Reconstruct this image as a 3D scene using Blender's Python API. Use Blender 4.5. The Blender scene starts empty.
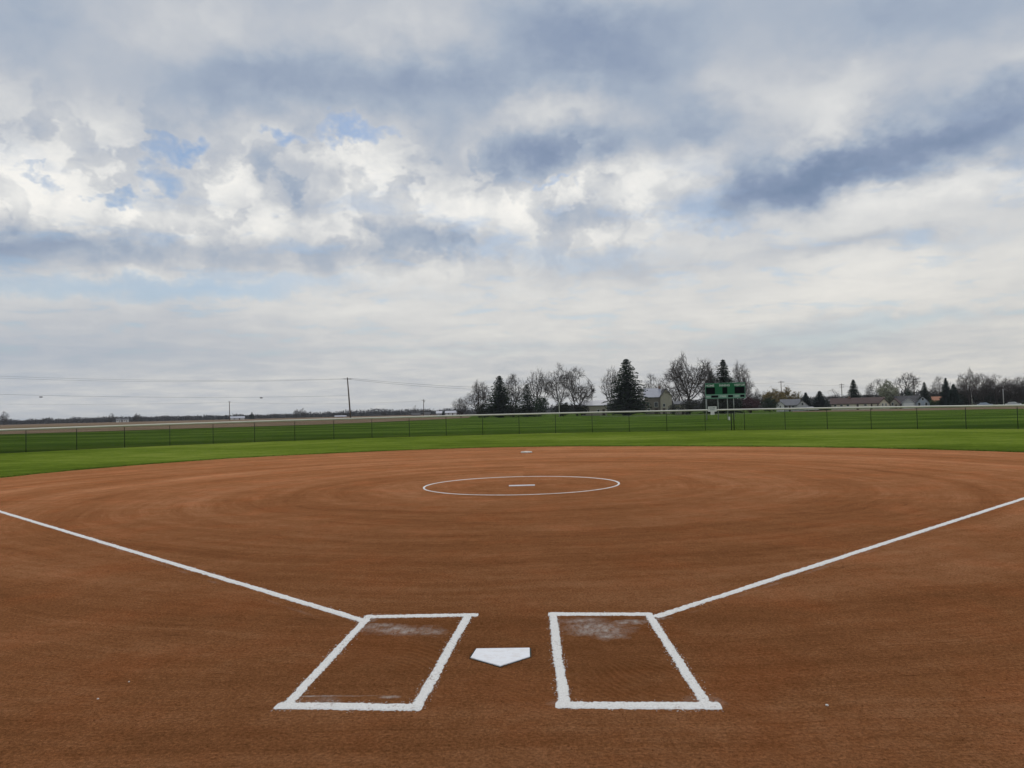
import bpy, bmesh, math, random
from mathutils import Vector, Matrix, noise as mnoise
PI = math.pi
scene = bpy.context.scene
COL = scene.collection
rnd = random.Random(7)
HAZE = .00011

# ------------------------------------------------------------------ camera
CX, CY, CH = 0.2517, -5.3809, 1.7329
YAW, PITCH, ROLL, FPX = -0.023084, 0.035832, -0.023843, 784.97
_fw = Vector((math.sin(YAW)*math.cos(PITCH), math.cos(YAW)*math.cos(PITCH), math.sin(PITCH)))
_r0 = Vector((math.cos(YAW), -math.sin(YAW), 0))
_u0 = _r0.cross(_fw)
_rt = _r0*math.cos(ROLL) + _u0*math.sin(ROLL)
_up = -_r0*math.sin(ROLL) + _u0*math.cos(ROLL)
cam_d = bpy.data.cameras.new('camera')
cam = bpy.data.objects.new('camera', cam_d)
COL.objects.link(cam)
M3 = Matrix((_rt, _up, -_fw)).transposed()
cam.matrix_world = Matrix.Translation((CX, CY, CH)) @ M3.to_4x4()
cam_d.sensor_width = 36.0
cam_d.lens = FPX/1024*36
cam_d.clip_start = 0.05
cam_d.clip_end = 30000
scene.camera = cam

def ray(px, py):
    return _fw + _rt*((px-512)/FPX) - _up*((py-384)/FPX)
def horizon(px):
    d0 = _fw + _rt*((px-512)/FPX)
    return 384 + FPX*d0.z/_up.z
def sm(a, b, x):
    t = min(1, max(0, (x-a)/(b-a)))
    return t*t*(3-2*t)
def terrain(x, y):
    """height of the land: flat around the diamond, a slight rise of the fields to the left"""
    r = math.hypot(x, y+5)
    az = math.degrees(math.atan2(x, y+5))
    z = -0.012
    z += 0.95*sm(95, 230, r)*sm(-3, -9, az)*sm(-150, -100, az)
    z -= 0.25*sm(150, 240, r)*sm(3, 10, az)*sm(120, 80, az)
    return z
def at(px, D):
    """spot on the land seen in column px at depth D"""
    d = ray(px, horizon(px))
    p = Vector((CX, CY, 0)) + Vector((d.x, d.y, 0))*D
    return Vector((p.x, p.y, terrain(p.x, p.y)))
def zat(px, py, D):
    """height of pixel row py in column px at depth D"""
    return CH + (horizon(px)-py)/FPX*D
def gnd(px, py, z=0.0):
    d = ray(px, py)
    t = (z-CH)/d.z
    return Vector((CX+t*d.x, CY+t*d.y, z))
def gndT(px, py):
    d = ray(px, py); z = 0.0
    for _ in range(60):
        if d.z > -1e-4: break
        t = (z-CH)/d.z
        z = 0.5*z + 0.5*terrain(CX+t*d.x, CY+t*d.y)
    t = (z-CH)/d.z
    return Vector((CX+t*d.x, CY+t*d.y, z))

# ------------------------------------------------------------------ materials
def lin(r, g, b):
    f = lambda c: (c/255/12.92) if c/255 <= .04045 else ((c/255+.055)/1.055)**2.4
    return (f(r), f(g), f(b), 1)
class NT:
    def __init__(s, tree): s.t = tree; s.n = tree.nodes; s.l = tree.links
    def new(s, ty, **kw):
        n = s.n.new(ty)
        for k, v in kw.items(): setattr(n, k, v)
        return n
    def put(s, n, sock, v):
        if hasattr(v, 'is_output'): s.l.new(v, n.inputs[sock])
        elif v is not None: n.inputs[sock].default_value = v
    def math(s, op, a, b=None, c=None, clamp=False):
        n = s.new('ShaderNodeMath', operation=op); n.use_clamp = clamp
        s.put(n, 0, a); s.put(n, 1, b); s.put(n, 2, c)
        return n.outputs[0]
    def vmath(s, op, a, b=None, sc=None):
        n = s.new('ShaderNodeVectorMath', operation=op)
        s.put(n, 0, a); s.put(n, 1, b)
        if sc is not None: s.put(n, 'Scale', sc)
        return n.outputs[0]
    def noise(s, vec, scale, detail=4, rough=.55, dist=0, out='Fac'):
        n = s.new('ShaderNodeTexNoise')
        s.put(n, 'Vector', vec); s.put(n, 'Scale', scale); s.put(n, 'Detail', detail)
        s.put(n, 'Roughness', rough); s.put(n, 'Distortion', dist)
        return n.outputs[out]
    def ramp(s, fac, stops, interp='LINEAR'):
        n = s.new('ShaderNodeValToRGB'); n.color_ramp.interpolation = interp
        e = n.color_ramp.elements
        while len(e) < len(stops): e.new(.5)
        for i, (p, c) in enumerate(stops): e[i].position = p; e[i].color = c
        s.put(n, 'Fac', fac); return n.outputs[0]
    def mix(s, f, a, b, bt='MIX'):
        n = s.new('ShaderNodeMix', data_type='RGBA', blend_type=bt)
        s.put(n, 0, f); s.put(n, 6, a); s.put(n, 7, b)
        return n.outputs[2]
    def mapr(s, v, a, b, c, d, clamp=True):
        n = s.new('ShaderNodeMapRange'); n.clamp = clamp
        s.put(n, 0, v); s.put(n, 1, a); s.put(n, 2, b); s.put(n, 3, c); s.put(n, 4, d)
        return n.outputs[0]
    def xyz(s, x, y, z=0.0):
        n = s.new('ShaderNodeCombineXYZ'); s.put(n, 0, x); s.put(n, 1, y); s.put(n, 2, z); return n.outputs[0]
    def sep(s, v):
        n = s.new('ShaderNodeSeparateXYZ'); s.put(n, 0, v); return n.outputs
    def blob(s, vec, loc, scale, rot=0.0):
        m = s.new('ShaderNodeMapping', vector_type='TEXTURE')
        s.put(m, 'Vector', vec); m.inputs['Location'].default_value = loc
        m.inputs['Scale'].default_value = scale; m.inputs['Rotation'].default_value = (0, 0, rot)
        g = s.new('ShaderNodeTexGradient', gradient_type='SPHERICAL')
        s.l.new(m.outputs[0], g.inputs[0]); return g.outputs['Fac']
    def bump(s, h, strength, dist, normal=None):
        n = s.new('ShaderNodeBump'); s.put(n, 'Strength', strength); s.put(n, 'Distance', dist)
        s.put(n, 'Height', h)
        if normal is not None: s.put(n, 'Normal', normal)
        return n.outputs[0]
def new_mat(name):
    m = bpy.data.materials.new(name); m.use_nodes = True
    nt = NT(m.node_tree); b = nt.n['Principled BSDF']
    return m, nt, b
def plain(name, c, rough=.8, var=.15, scale=3.0, metal=0.0, spec=.3, bump=0):
    """one paint or fabric colour with weathering"""
    m, nt, b = new_mat(name)
    geo = nt.new('ShaderNodeTexCoord').outputs['Object']
    n = nt.noise(geo, scale, 5, .6)
    d = tuple(x*(1-var) for x in c[:3])+(1,); l = tuple(min(1, x*(1+var)) for x in c[:3])+(1,)
    nt.put(b, 'Base Color', nt.ramp(n, [(.3, d), (.7, l)]))
    b.inputs['Roughness'].default_value = rough; b.inputs['Metallic'].default_value = metal
    b.inputs['Specular IOR Level'].default_value = spec
    if bump: nt.put(b, 'Normal', nt.bump(nt.noise(geo, scale*6, 4), .4, bump))
    return m
def leafy(name, dark, light, scale=.6):
    m, nt, b = new_mat(name)
    p = nt.new('ShaderNodeNewGeometry').outputs['Position']
    n = nt.noise(p, scale, 3, .6)
    nt.put(b, 'Base Color', nt.ramp(n, [(.3, dark), (.7, light)]))
    b.inputs['Roughness'].default_value = .85; b.inputs['Specular IOR Level'].default_value = .15
    return m

MT = {}
MT['bark'] = plain('bark', (.052, .039, .032, 1), .95, .3, 2, spec=.1)
MT['bark_grey'] = plain('bark_grey', (.062, .049, .042, 1), .95, .25, 2, spec=.1)
MT['bark_dark'] = plain('bark_dark', (.05, .042, .037, 1), .95, .3, 2, spec=.1)
MT['needles'] = leafy('needles', (.016, .029, .015, 1), (.040, .062, .030, 1))
MT['needles_blue'] = leafy('needles_blue', (.014, .030, .024, 1), (.030, .055, .042, 1))
MT['blossom'] = leafy('blossom', (.26, .27, .18, 1), (.46, .46, .34, 1), 1.5)
MT['olive_leaf'] = leafy('olive_leaf', (.24, .18, .075, 1), (.42, .32, .14, 1), 1.5)
MT['shrub'] = leafy('shrub', (.016, .020, .012, 1), (.035, .038, .022, 1), 1)
MT['plum'] = leafy('plum', (.045, .018, .022, 1), (.08, .032, .036, 1), 1)
MT['twig_shrub'] = leafy('twig_shrub', (.045, .036, .030, 1), (.075, .06, .05, 1), 1)
MT['hedge'] = leafy('hedge', (.035, .06, .018, 1), (.06, .10, .03, 1), 1)
MT['woods'] = leafy('woods', (.022, .021, .022, 1), (.060, .054, .050, 1), .05)
MT['white_paint'] = plain('white_paint', (.72, .72, .70, 1), .55, .06, .8)
MT['cream_siding'] = plain('cream_siding', (.68, .62, .50, 1), .7, .07, .8)
MT['tan_siding'] = plain('tan_siding', (.42, .38, .30, 1), .75, .1, .8)
MT['brown_siding'] = plain('brown_siding', (.19, .165, .135, 1), .8, .12, .8)
MT['brick'] = plain('brick', (.22, .14, .10, 1), .85, .2, 1.5)
MT['grey_siding'] = plain('grey_siding', (.48, .49, .50, 1), .7, .08, .8)
MT['blue_siding'] = plain('blue_siding', (.42, .47, .53, 1), .7, .08, .8)
MT['roof_grey'] = plain('roof_grey', (.13, .135, .15, 1), .8, .12, .7)
MT['roof_pale'] = plain('roof_pale', (.36, .37, .42, 1), .5, .1, .7)
MT['roof_brown'] = plain('roof_brown', (.070, .040, .036, 1), .85, .12, .7)
MT['roof_rust'] = plain('roof_rust', (.34, .15, .085, 1), .85, .12, .7)
MT['roof_dark'] = plain('roof_dark', (.055, .053, .058, 1), .85, .12, .7)
MT['pane'] = plain('pane', (.03, .035, .04, 1), .08, .1, 1, spec=.5)
MT['door_paint'] = plain('door_paint', (.07, .045, .035, 1), .6, .1, 1)
MT['pole_wood'] = plain('pole_wood', (.13, .105, .085, 1), .9, .2, 2)
MT['pole_pale'] = plain('pole_pale', (.42, .41, .38, 1), .7, .1, 2)
MT['wire'] = plain('wire', (.05, .05, .055, 1), .6, .05, 1)
MT['black_vinyl'] = plain('black_vinyl', (.034, .039, .032, 1), .7, .1, 2, spec=.05)
MT['topper'] = plain('topper', (.66, .64, .56, 1), .5, .07, .7)
MT['galv'] = plain('galv', (.42, .43, .43, 1), .5, .12, 2, metal=.3)
MT['green_paint'] = plain('green_paint', (.006, .135, .050, 1), .45, .06, 1.2)
MT['pale_green'] = plain('pale_green', (.20, .36, .27, 1), .5, .06, 1.2)
MT['green_trim'] = plain('green_trim', (.10, .24, .16, 1), .5, .06, 1.2)
MT['black_face'] = plain('black_face', (.004, .004, .005, 1), .8, .1, 2, spec=.0)
MT['letter_white'] = plain('letter_white', (.70, .72, .68, 1), .5, .05, 2)
MT['grey_print'] = plain('grey_print', (.16, .17, .20, 1), .6, .1, 8)

# dirt ----------------------------------------------------------------
PR = (0.0, 13.3)             # centre of the pitching circle: drag marks run round it
def dirt_nodes(nt, b, chalk=False):
    P = nt.new('ShaderNodeNewGeometry').outputs['Position']
    x, y, z = nt.sep(P)
    dx = nt.math('SUBTRACT', x, PR[0]); dy = nt.math('SUBTRACT', y, PR[1])
    rad = nt.math('SQRT', nt.math('ADD', nt.math('MULTIPLY', dx, dx), nt.math('MULTIPLY', dy, dy)))
    ang = nt.math('ARCTAN2', dx, nt.math('MULTIPLY', dy, -1.0))
    wob = nt.noise(P, .16, 3, .5)
    rw = nt.math('ADD', rad, nt.math('MULTIPLY', wob, 1.6))
    band = nt.noise(nt.xyz(nt.math('MULTIPLY', rw, .75), nt.math('MULTIPLY', ang, .55)), 1.0, 3, .6)
    ring = nt.noise(nt.xyz(nt.math('MULTIPLY', nt.math('ADD', rad, nt.math('MULTIPLY', wob, .5)), 1.0), nt.math('MULTIPLY', ang, .22), 7.0), 1.0, 2, .6)
    streak = nt.noise(nt.xyz(nt.math('MULTIPLY', rw, 5.0), nt.math('MULTIPLY', ang, 1.7)), 1.0, 5, .68)
    comb = nt.noise(nt.xyz(nt.math('MULTIPLY', rw, 26.0), nt.math('MULTIPLY', ang, 5.0)), 1.0, 4, .65)
    big = nt.noise(P, .45, 4, .55)
    mid = nt.noise(P, 3.2, 6, .65)
    fine = nt.noise(P, 38, 6, .7)
    lump = nt.noise(nt.vmath('MULTIPLY', P, (1, .75, 1)), 11, 4, .62)
    blot = nt.noise(nt.vmath('MULTIPLY', P, (.7, 1.3, 1)), 1.7, 5, .65)
    scr = nt.noise(nt.xyz(nt.math('MULTIPLY', nt.math('ADD', rad, nt.math('MULTIPLY', nt.noise(P, 1.2, 3), .35)), 9.0), nt.math('MULTIPLY', ang, 16.0), 3.0), 1.0, 3, .6)
    scr = nt.math('MULTIPLY', nt.mapr(scr, .62, .74, 0, 1), nt.mapr(nt.noise(P, .55, 2), .47, .60, 0, 1))
    grit = nt.noise(P, 170, 4, .7)
    # grazing-view brightening put into the colour: darker round the plate, lighter towards the grass
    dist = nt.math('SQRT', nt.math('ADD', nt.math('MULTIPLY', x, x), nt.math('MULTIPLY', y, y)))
    graze = nt.mapr(dist, 1.0, 26.0, 0.0, 1.0)
    v = nt.math('MULTIPLY_ADD', nt.math('SUBTRACT', ring, .5), .30, nt.math('MULTIPLY', band, .30))
    v = nt.math('MULTIPLY_ADD', streak, .26, v)
    v = nt.math('MULTIPLY_ADD', comb, .14, v)
    v = nt.math('MULTIPLY_ADD', big, .22, v)
    v = nt.math('MULTIPLY_ADD', mid, .18, v)
    v = nt.math('MULTIPLY_ADD', fine, .12, v)
    v = nt.math('MULTIPLY_ADD', nt.math('SUBTRACT', lump, .5), .22, v)
    v = nt.math('MULTIPLY_ADD', nt.math('SUBTRACT', blot, .5), .22, v)
    col = nt.ramp(v, [(.36, (.148, .057, .024, 1)), (.50, (.220, .088, .034, 1)), (.60, (.274, .113, .045, 1)), (.76, (.370, .170, .078, 1))])
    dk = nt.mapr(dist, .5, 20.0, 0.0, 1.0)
    col = nt.mix(1.0, col, nt.mix(dk, (.90, .90, .90, 1), (1.66, 1.66, 1.74, 1)), 'MULTIPLY'); col.node.clamp_result = False  # far dirt lightened in its colour, as light at a grazing view would
    g = nt.mapr(nt.math('ADD', nt.math('MULTIPLY', grit, .6), nt.math('MULTIPLY', fine, .4)), .36, .64, .50, 1.52)
    col = nt.mix(1.0, col, nt.xyz(g, g, g), 'MULTIPLY')
    crumb = nt.noise(nt.vmath('MULTIPLY', P, (1, .8, 1)), 58, 3, .65)
    cg = nt.mapr(crumb, .36, .64, .80, 1.20)
    col = nt.mix(1.0, col, nt.xyz(cg, cg, cg), 'MULTIPLY'); col.node.clamp_result = False
    # combed rake marks curving through the batter's boxes
    sx = nt.math('ABSOLUTE', nt.math('SUBTRACT', x, .02))
    inb = nt.math('MULTIPLY', nt.mapr(sx, .36, .44, 0, 1), nt.mapr(sx, 1.12, 1.24, 1, 0))
    inb = nt.math('MULTIPLY', inb, nt.math('MULTIPLY', nt.mapr(y, -.68, -.6, 0, 1), nt.mapr(y, 1.25, 1.35, 1, 0)))
    rv = nt.vmath('ADD', P, nt.vmath('SCALE', nt.noise(P, .8, 1, .5, out='Color'), sc=.9))
    w = nt.new('ShaderNodeTexWave', wave_type='BANDS', bands_direction='DIAGONAL')
    nt.put(w, 'Vector', rv); nt.put(w, 'Scale', 9.0); nt.put(w, 'Distortion', .9); nt.put(w, 'Detail', 2); nt.put(w, 'Detail Scale', 2.0)
    rake = w.outputs['Fac']
    patch = nt.mapr(nt.noise(P, 1.7, 2, .5), .42, .6, .15, 1)
    rmask = nt.math('MULTIPLY', nt.math('MAXIMUM', inb, nt.math('MULTIPLY', nt.mapr(dist, 1.2, 4.5, .55, 0), nt.mapr(nt.noise(P, .9, 2), .5, .62, 0, 1))), patch)
    # spilt chalk dust
    dust = None
    wp = nt.vmath('ADD', P, nt.vmath('SCALE', nt.vmath('SUBTRACT', nt.noise(P, 6, 4, .6, out='Color'), (.5, .5, .5)), sc=.28))
    wq = nt.vmath('ADD', P, nt.vmath('SCALE', nt.vmath('SUBTRACT', nt.noise(P, 25, 2, .6, out='Color'), (.5, .5, .5)), sc=.03))
    for (px, py, rx, ry, rot, a, still) in ((398, 630, .42, .20, -.1, 1.1, 0), (432, 633, .17, .14, 0, .9, 0), (376, 626, .22, .12, 0, 1.0, 0),
                                (598, 629, .34, .24, -.1, 1.4, 0), (583, 621, .26, .16, 0, 1.0, 0), (634, 622, .24, .08, 0, 1.3, 0), (612, 636, .18, .14, .4, 1.0, 0),
                                (318, 696, .20, .020, 0, 1.2, 1), (390, 697, .08, .030, 0, 1.6, 1), (350, 696, .42, .012, 0, .5, 1),
                                (320, 703, .16, .12, .0, .6, 0), (705, 700, .16, .12, .0, .6, 0), (560, 704, .10, .10, .0, .5, 0), (366, 620, .14, .10, 0, .8, 0), (655, 618, .14, .10, 0, .8, 0)):
        q = gnd(px, py)
        f = nt.math('MULTIPLY', nt.blob(wq if still else wp, (q.x, q.y, 0), (rx, ry, 1), rot), a)
        dust = f if dust is None else nt.math('MAXIMUM', dust, f)
    # a faint first chalk pass beside each foul line
    for sgn in (-1, 1):
        off = nt.math('ABSOLUTE', nt.math('ADD', nt.math('SUBTRACT', nt.math('MULTIPLY', x, sgn*.7071), nt.math('MULTIPLY', y, .7071)), -.14))
        ln = nt.math('MULTIPLY', nt.mapr(off, .0, .05, .30, 0), nt.mapr(dist, 1.5, 3.0, 0, 1))
        dust = nt.math('MAXIMUM', dust, nt.math('MULTIPLY', ln, nt.mapr(nt.noise(P, 2.2, 3), .40, .6, 0, 1)))
    dn = nt.noise(nt.vmath('MULTIPLY', P, (22, 9, 1)), 1.0, 5, .7)
    dmask = nt.math('MULTIPLY', nt.mapr(dust, .05, .9, 0, 1.0), nt.mapr(dn, .34, .66, .06, 1))
    col = nt.mix(nt.math('MULTIPLY', dmask, .80), col, (.62, .58, .53, 1))
    col = nt.mix(nt.math('MULTIPLY', scr, .45), col, (.085, .034, .014, 1))
    col = nt.mix(nt.mapr(nt.noise(P, .9, 4, .6), .48, .66, 0, .55), col, nt.mix(1.0, col, (1.12, .93, .84, 1), 'MULTIPLY'))
    # faint dry patches
    dryp = nt.mapr(nt.noise(P, 1.1, 5, .6), .60, .76, 0, .40)
    col = nt.mix(dryp, col, (.33, .135, .050, 1))
    h = nt.math('MULTIPLY_ADD', fine, .026, nt.math('MULTIPLY_ADD', nt.math('MULTIPLY_ADD', crumb, .4, lump), .026, nt.math('MULTIPLY', scr, -.014)))
    h = nt.math('MULTIPLY_ADD', grit, .005, h)
    h = nt.math('MULTIPLY_ADD', mid, .030, h)
    h = nt.math('MULTIPLY_ADD', comb, .020, h)
    h = nt.math('MULTIPLY_ADD', streak, .020, h)
    h = nt.math('ADD', h, nt.math('MULTIPLY', nt.math('MULTIPLY', rake, rmask), .009))
    col = nt.mix(nt.math('MULTIPLY', rmask, nt.mapr(fine, .35, .65, .1, .5)), col, nt.mix(rake, (.10, .036, .011, 1), (.25, .10, .034, 1)))
    nrm = nt.bump(h, .85, 1.0)
    return col, nrm, P
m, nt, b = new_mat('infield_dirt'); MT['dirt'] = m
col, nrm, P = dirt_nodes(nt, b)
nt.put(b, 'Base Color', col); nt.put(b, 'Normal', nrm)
b.inputs['Roughness'].default_value = 1.0; b.inputs['Specular IOR Level'].default_value = .0
b.inputs['Diffuse Roughness'].default_value = .6

m, nt, b = new_mat('clod_dirt'); MT['clod'] = m
oi = nt.noise(nt.new('ShaderNodeNewGeometry').outputs['Position'], 9, 2)
nt.put(b, 'Base Color', nt.ramp(oi, [(.3, (.14, .052, .018, 1)), (.7, (.32, .13, .048, 1))]))
b.inputs['Roughness'].default_value = .95; b.inputs['Specular IOR Level'].default_value = .1

# chalk ----------------------------------------------------------------
def chalk_mat(name, bare):
    m, nt, b = new_mat(name)
    P = nt.new('ShaderNodeNewGeometry').outputs['Position']
    n = nt.noise(P, 26, 5, .7); n2 = nt.noise(P, 110, 3, .7); n3 = nt.noise(P, 3.0, 3, .6)
    w = nt.math('ADD', nt.math('MULTIPLY', n, .55), nt.math('ADD', nt.math('MULTIPLY', n2, .30), nt.math('MULTIPLY', n3, .25)))
    f = nt.mapr(w, bare-.05, bare+.06, 0, 1)
    cw = nt.ramp(n2, [(.3, (.64, .62, .58, 1)), (.65, (.84, .825, .795, 1))])
    nt.put(b, 'Base Color', nt.mix(f, (.20, .09, .045, 1), cw))
    nt.put(b, 'Normal', nt.bump(nt.math('ADD', nt.math('MULTIPLY', n, .010), nt.math('MULTIPLY', n2, .006)), .8, 1.0))
    b.inputs['Roughness'].default_value = .95; b.inputs['Specular IOR Level'].default_value = .1
    return m
MT['chalk'] = chalk_mat('chalk', .43)
MT['chalk_worn'] = chalk_mat('chalk_worn', .50)
m, nt, b = new_mat('rubber_white'); MT['rubber_white'] = m
_p = nt.new('ShaderNodeTexCoord').outputs['Object']
_n = nt.noise(_p, 14, 6, .7); _n2 = nt.noise(nt.vmath('MULTIPLY', _p, (3, 30, 1)), 2, 4, .6)
_d = nt.mapr(nt.math('ADD', nt.math('MULTIPLY', _n, .7), nt.math('MULTIPLY', _n2, .4)), .52, .82, 0, .42)
nt.put(b, 'Base Color', nt.mix(_d, (.79, .80, .82, 1), (.42, .27, .17, 1)))
nt.put(b, 'Normal', nt.bump(_n, .3, .003)); b.inputs['Roughness'].default_value = .6; b.inputs['Specular IOR Level'].default_value = .2
MT['base_canvas'] = plain('base_canvas', (.80, .77, .68, 1), .7, .18, 9)
MT['pebble'] = plain('pebble', (.62, .60, .56, 1), .8, .15, 40)

# grass ----------------------------------------------------------------
def grass_mat(name, c0, c1, c2, stripe=0.0):
    m, nt, b = new_mat(name)
    P = nt.new('ShaderNodeNewGeometry').outputs['Position']
    big = nt.noise(P, .07, 4, .6); mid = nt.noise(nt.vmath('MULTIPLY', P, (.5, 1.0, 1)), .8, 5, .68); fin = nt.noise(P, 5, 4, .75)
    v = nt.math('MULTIPLY_ADD', big, .42, 0.0)
    v = nt.math('MULTIPLY_ADD', mid, .34, v); v = nt.math('MULTIPLY_ADD', fin, .24, v)
    if stripe:
        x, y, z = nt.sep(P)
        s = nt.math('SINE', nt.math('MULTIPLY', nt.math('ADD', nt.math('ADD', y, nt.math('MULTIPLY', x, .12)), nt.math('MULTIPLY', big, 9)), .42))
        v = nt.math('MULTIPLY_ADD', s, stripe, v)
    nt.put(b, 'Base Color', nt.ramp(v, [(.40, c0), (.5, c1), (.60, c2)]))
    nt.put(b, 'Normal', nt.bump(nt.math('ADD', fin, mid), .4, .04))
    b.inputs['Roughness'].default_value = 1.0; b.inputs['Specular IOR Level'].default_value = .0
    return m, nt, b
MT['grass'] = grass_mat('outfield_grass', (.070, .106, .013, 1), (.118, .166, .021, 1), (.185, .228, .040, 1), .030)[0]
m, nt, b = grass_mat('outer_grass', (.040, .076, .011, 1), (.068, .116, .017, 1), (.108, .158, .028, 1), .05)
# darker grass colour along the outside of the fence, deepest on the left
_x, _y, _z = nt.sep(nt.new('ShaderNodeNewGeometry').outputs['Position'])
_r = nt.math('SQRT', nt.math('ADD', nt.math('POWER', nt.math('ADD', _x, .2), 2.0), nt.math('POWER', nt.math('SUBTRACT', _y, 18.2), 2.0)))
_r = nt.math('ADD', _r, nt.math('MULTIPLY', nt.noise(nt.xyz(_x, _y), .12, 3), 8.0))
_f = nt.mapr(_r, 42, 62, nt.mapr(_x, -30, 25, .46, .74), nt.mapr(_x, -60, 0, .80, 1.0))
_c = b.inputs['Base Color'].links[0].from_socket
nt.put(b, 'Base Color', nt.mix(1.0, _c, nt.xyz(_f, _f, _f), 'MULTIPLY'))
MT['outer'] = m
MT['blade'] = leafy('grass_blade', (.07, .11, .014, 1), (.14, .19, .03, 1), 2)
m, nt, b = new_mat('ploughed_soil'); MT['soil'] = m
P = nt.new('ShaderNodeNewGeometry').outputs['Position']
nz = nt.noise(nt.vmath('MULTIPLY', P, (.05, .18, 1)), 1, 5, .65)
nt.put(b, 'Base Color', nt.ramp(nz, [(.35, (.12, .078, .042, 1)), (.65, (.22, .150, .088, 1))]))
b.inputs['Roughness'].default_value = .95; b.inputs['Specular IOR Level'].default_value = .1
MT['gravel'] = plain('gravel', (.36, .34, .28, 1), .95, .2, .4, spec=.1)

# ------------------------------------------------------------------ object helpers
def link(o, parent=None):
    COL.objects.link(o)
    if parent: o.parent = parent
    return o
def mesh_obj(name, verts, faces, mat, parent=None, smooth=False):
    me = bpy.data.meshes.new(name); me.from_pydata([tuple(v) for v in verts], [], faces); me.update()
    me.materials.append(mat)
    if smooth:
        for p in me.polygons: p.use_smooth = True
    return link(bpy.data.objects.new(name, me), parent)
def tag(o, label=None, cat=None, group=None, kind=None):
    if label: o['label'] = label
    if cat: o['category'] = cat
    if group: o['group'] = group
    if kind: o['kind'] = kind
    return o
def thing(name, label, cat, loc=(0, 0, 0), rz=0.0, group=None, scale=(1, 1, 1)):
    o = link(bpy.data.objects.new(name, None)); o.location = loc; o.rotation_euler = (0, 0, rz); o.scale = scale
    o.empty_display_size = .3
    return tag(o, label, cat, group)
def dup(root, loc, rz, label, group=None, scale=(1, 1, 1)):
    r = root.copy(); COL.objects.link(r); r.location = loc; r.rotation_euler = (0, 0, rz); r.scale = scale
    r['label'] = label
    if group: r['group'] = group
    for ch in list(root.children):
        c = ch.copy(); COL.objects.link(c); c.parent = r
        for g in list(ch.children):
            d = g.copy(); COL.objects.link(d); d.parent = c
    return r
class MB:
    def __init__(s): s.v = []; s.f = []
    def quad(s, a, b, c, d): i = len(s.v); s.v += [a, b, c, d]; s.f.append((i, i+1, i+2, i+3)); return s
    def tri(s, a, b, c): i = len(s.v); s.v += [a, b, c]; s.f.append((i, i+1, i+2))
    def box(s, x0, x1, y0, y1, z0, z1):
        i = len(s.v)
        s.v += [(x0, y0, z0), (x1, y0, z0), (x1, y1, z0), (x0, y1, z0), (x0, y0, z1), (x1, y0, z1), (x1, y1, z1), (x0, y1, z1)]
        s.f += [tuple(i+k for k in q) for q in ((0, 3, 2, 1), (4, 5, 6, 7), (0, 1, 5, 4), (1, 2, 6, 5), (2, 3, 7, 6), (3, 0, 4, 7))]
        return s
    def tube(s, pts, radii, n=6, cap=True):
        pts = [Vector(p) for p in pts]
        if not hasattr(radii, '__len__'): radii = [radii]*len(pts)
        base = len(s.v); ref = None
        for k, p in enumerate(pts):
            d = (pts[min(k+1, len(pts)-1)] - pts[max(k-1, 0)])
            if d.length < 1e-9: d = Vector((0, 0, 1))
            d.normalize()
            if ref is None:
                ref = d.orthogonal().normalized()
            ref = (ref - d*ref.dot(d))
            ref = ref.normalized() if ref.length > 1e-6 else d.orthogonal().normalized()
            bi = d.cross(ref)
            for j in range(n):
                a = 2*PI*j/n
                s.v.append(p + (ref*math.cos(a) + bi*math.sin(a))*radii[k])
        for k in range(len(pts)-1):
            for j in range(n):
                a = base+k*n+j; b_ = base+k*n+(j+1) % n
                s.f.append((a, b_, b_+n, a+n))
        if cap:
            s.f.append(tuple(base+j for j in reversed(range(n))))
            s.f.append(tuple(base+(len(pts)-1)*n+j for j in range(n)))
        return s
    def prism(s, poly, z0, z1, bevel=0.0):
        """closed polygon (ccw) extruded up, with a rounded-off top edge"""
        i = len(s.v); n = len(poly)
        cx = sum(p[0] for p in poly)/n; cy = sum(p[1] for p in poly)/n
        def ins(p, d):
            L = math.hypot(p[0]-cx, p[1]-cy) or 1
            return (p[0]-(p[0]-cx)/L*d, p[1]-(p[1]-cy)/L*d)
        rings = [(poly, z0), (poly, z1-bevel)] + ([([ins(p, bevel) for p in poly], z1)] if bevel else [])
        for pl, z in rings: s.v += [(p[0], p[1], z) for p in pl]
        for k in range(len(rings)-1):
            for j in range(n):
                a = i+k*n+j; b_ = i+k*n+(j+1) % n
                s.f.append((a, b_, b_+n, a+n))
        t = i+(len(rings)-1)*n
        s.f.append(tuple(t+j for j in range(n)))
        return s
    def build(s, name, mat, parent=None, smooth=False): return mesh_obj(name, s.v, s.f, mat, parent, smooth)

# ------------------------------------------------------------------ the land
def build_ground():
    radii = [0.0]; r = 4.0
    while r < 9000: radii.append(r); r *= 1.09 if r > 40 else 1.25
    n = 144; v = [(0, 0, terrain(0, 0))]; f = []
    for R_ in radii[1:]:
        for j in range(n):
            a = 2*PI*j/n; x = R_*math.sin(a); y = R_*math.cos(a)-5
            v.append((x, y, terrain(x, y)))
    for j in range(n): f.append((0, 1+(j+1) % n, 1+j))
    for k in range(len(radii)-2):
        for j in range(n):
            a = 1+k*n+j; b_ = 1+k*n+(j+1) % n
            f.append((a, b_, b_+n, a+n))
    o = mesh_obj('ground', v, f, MT['outer'], smooth=True)
    o.data.flip_normals()
    tag(o, kind='structure')
build_ground()

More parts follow.
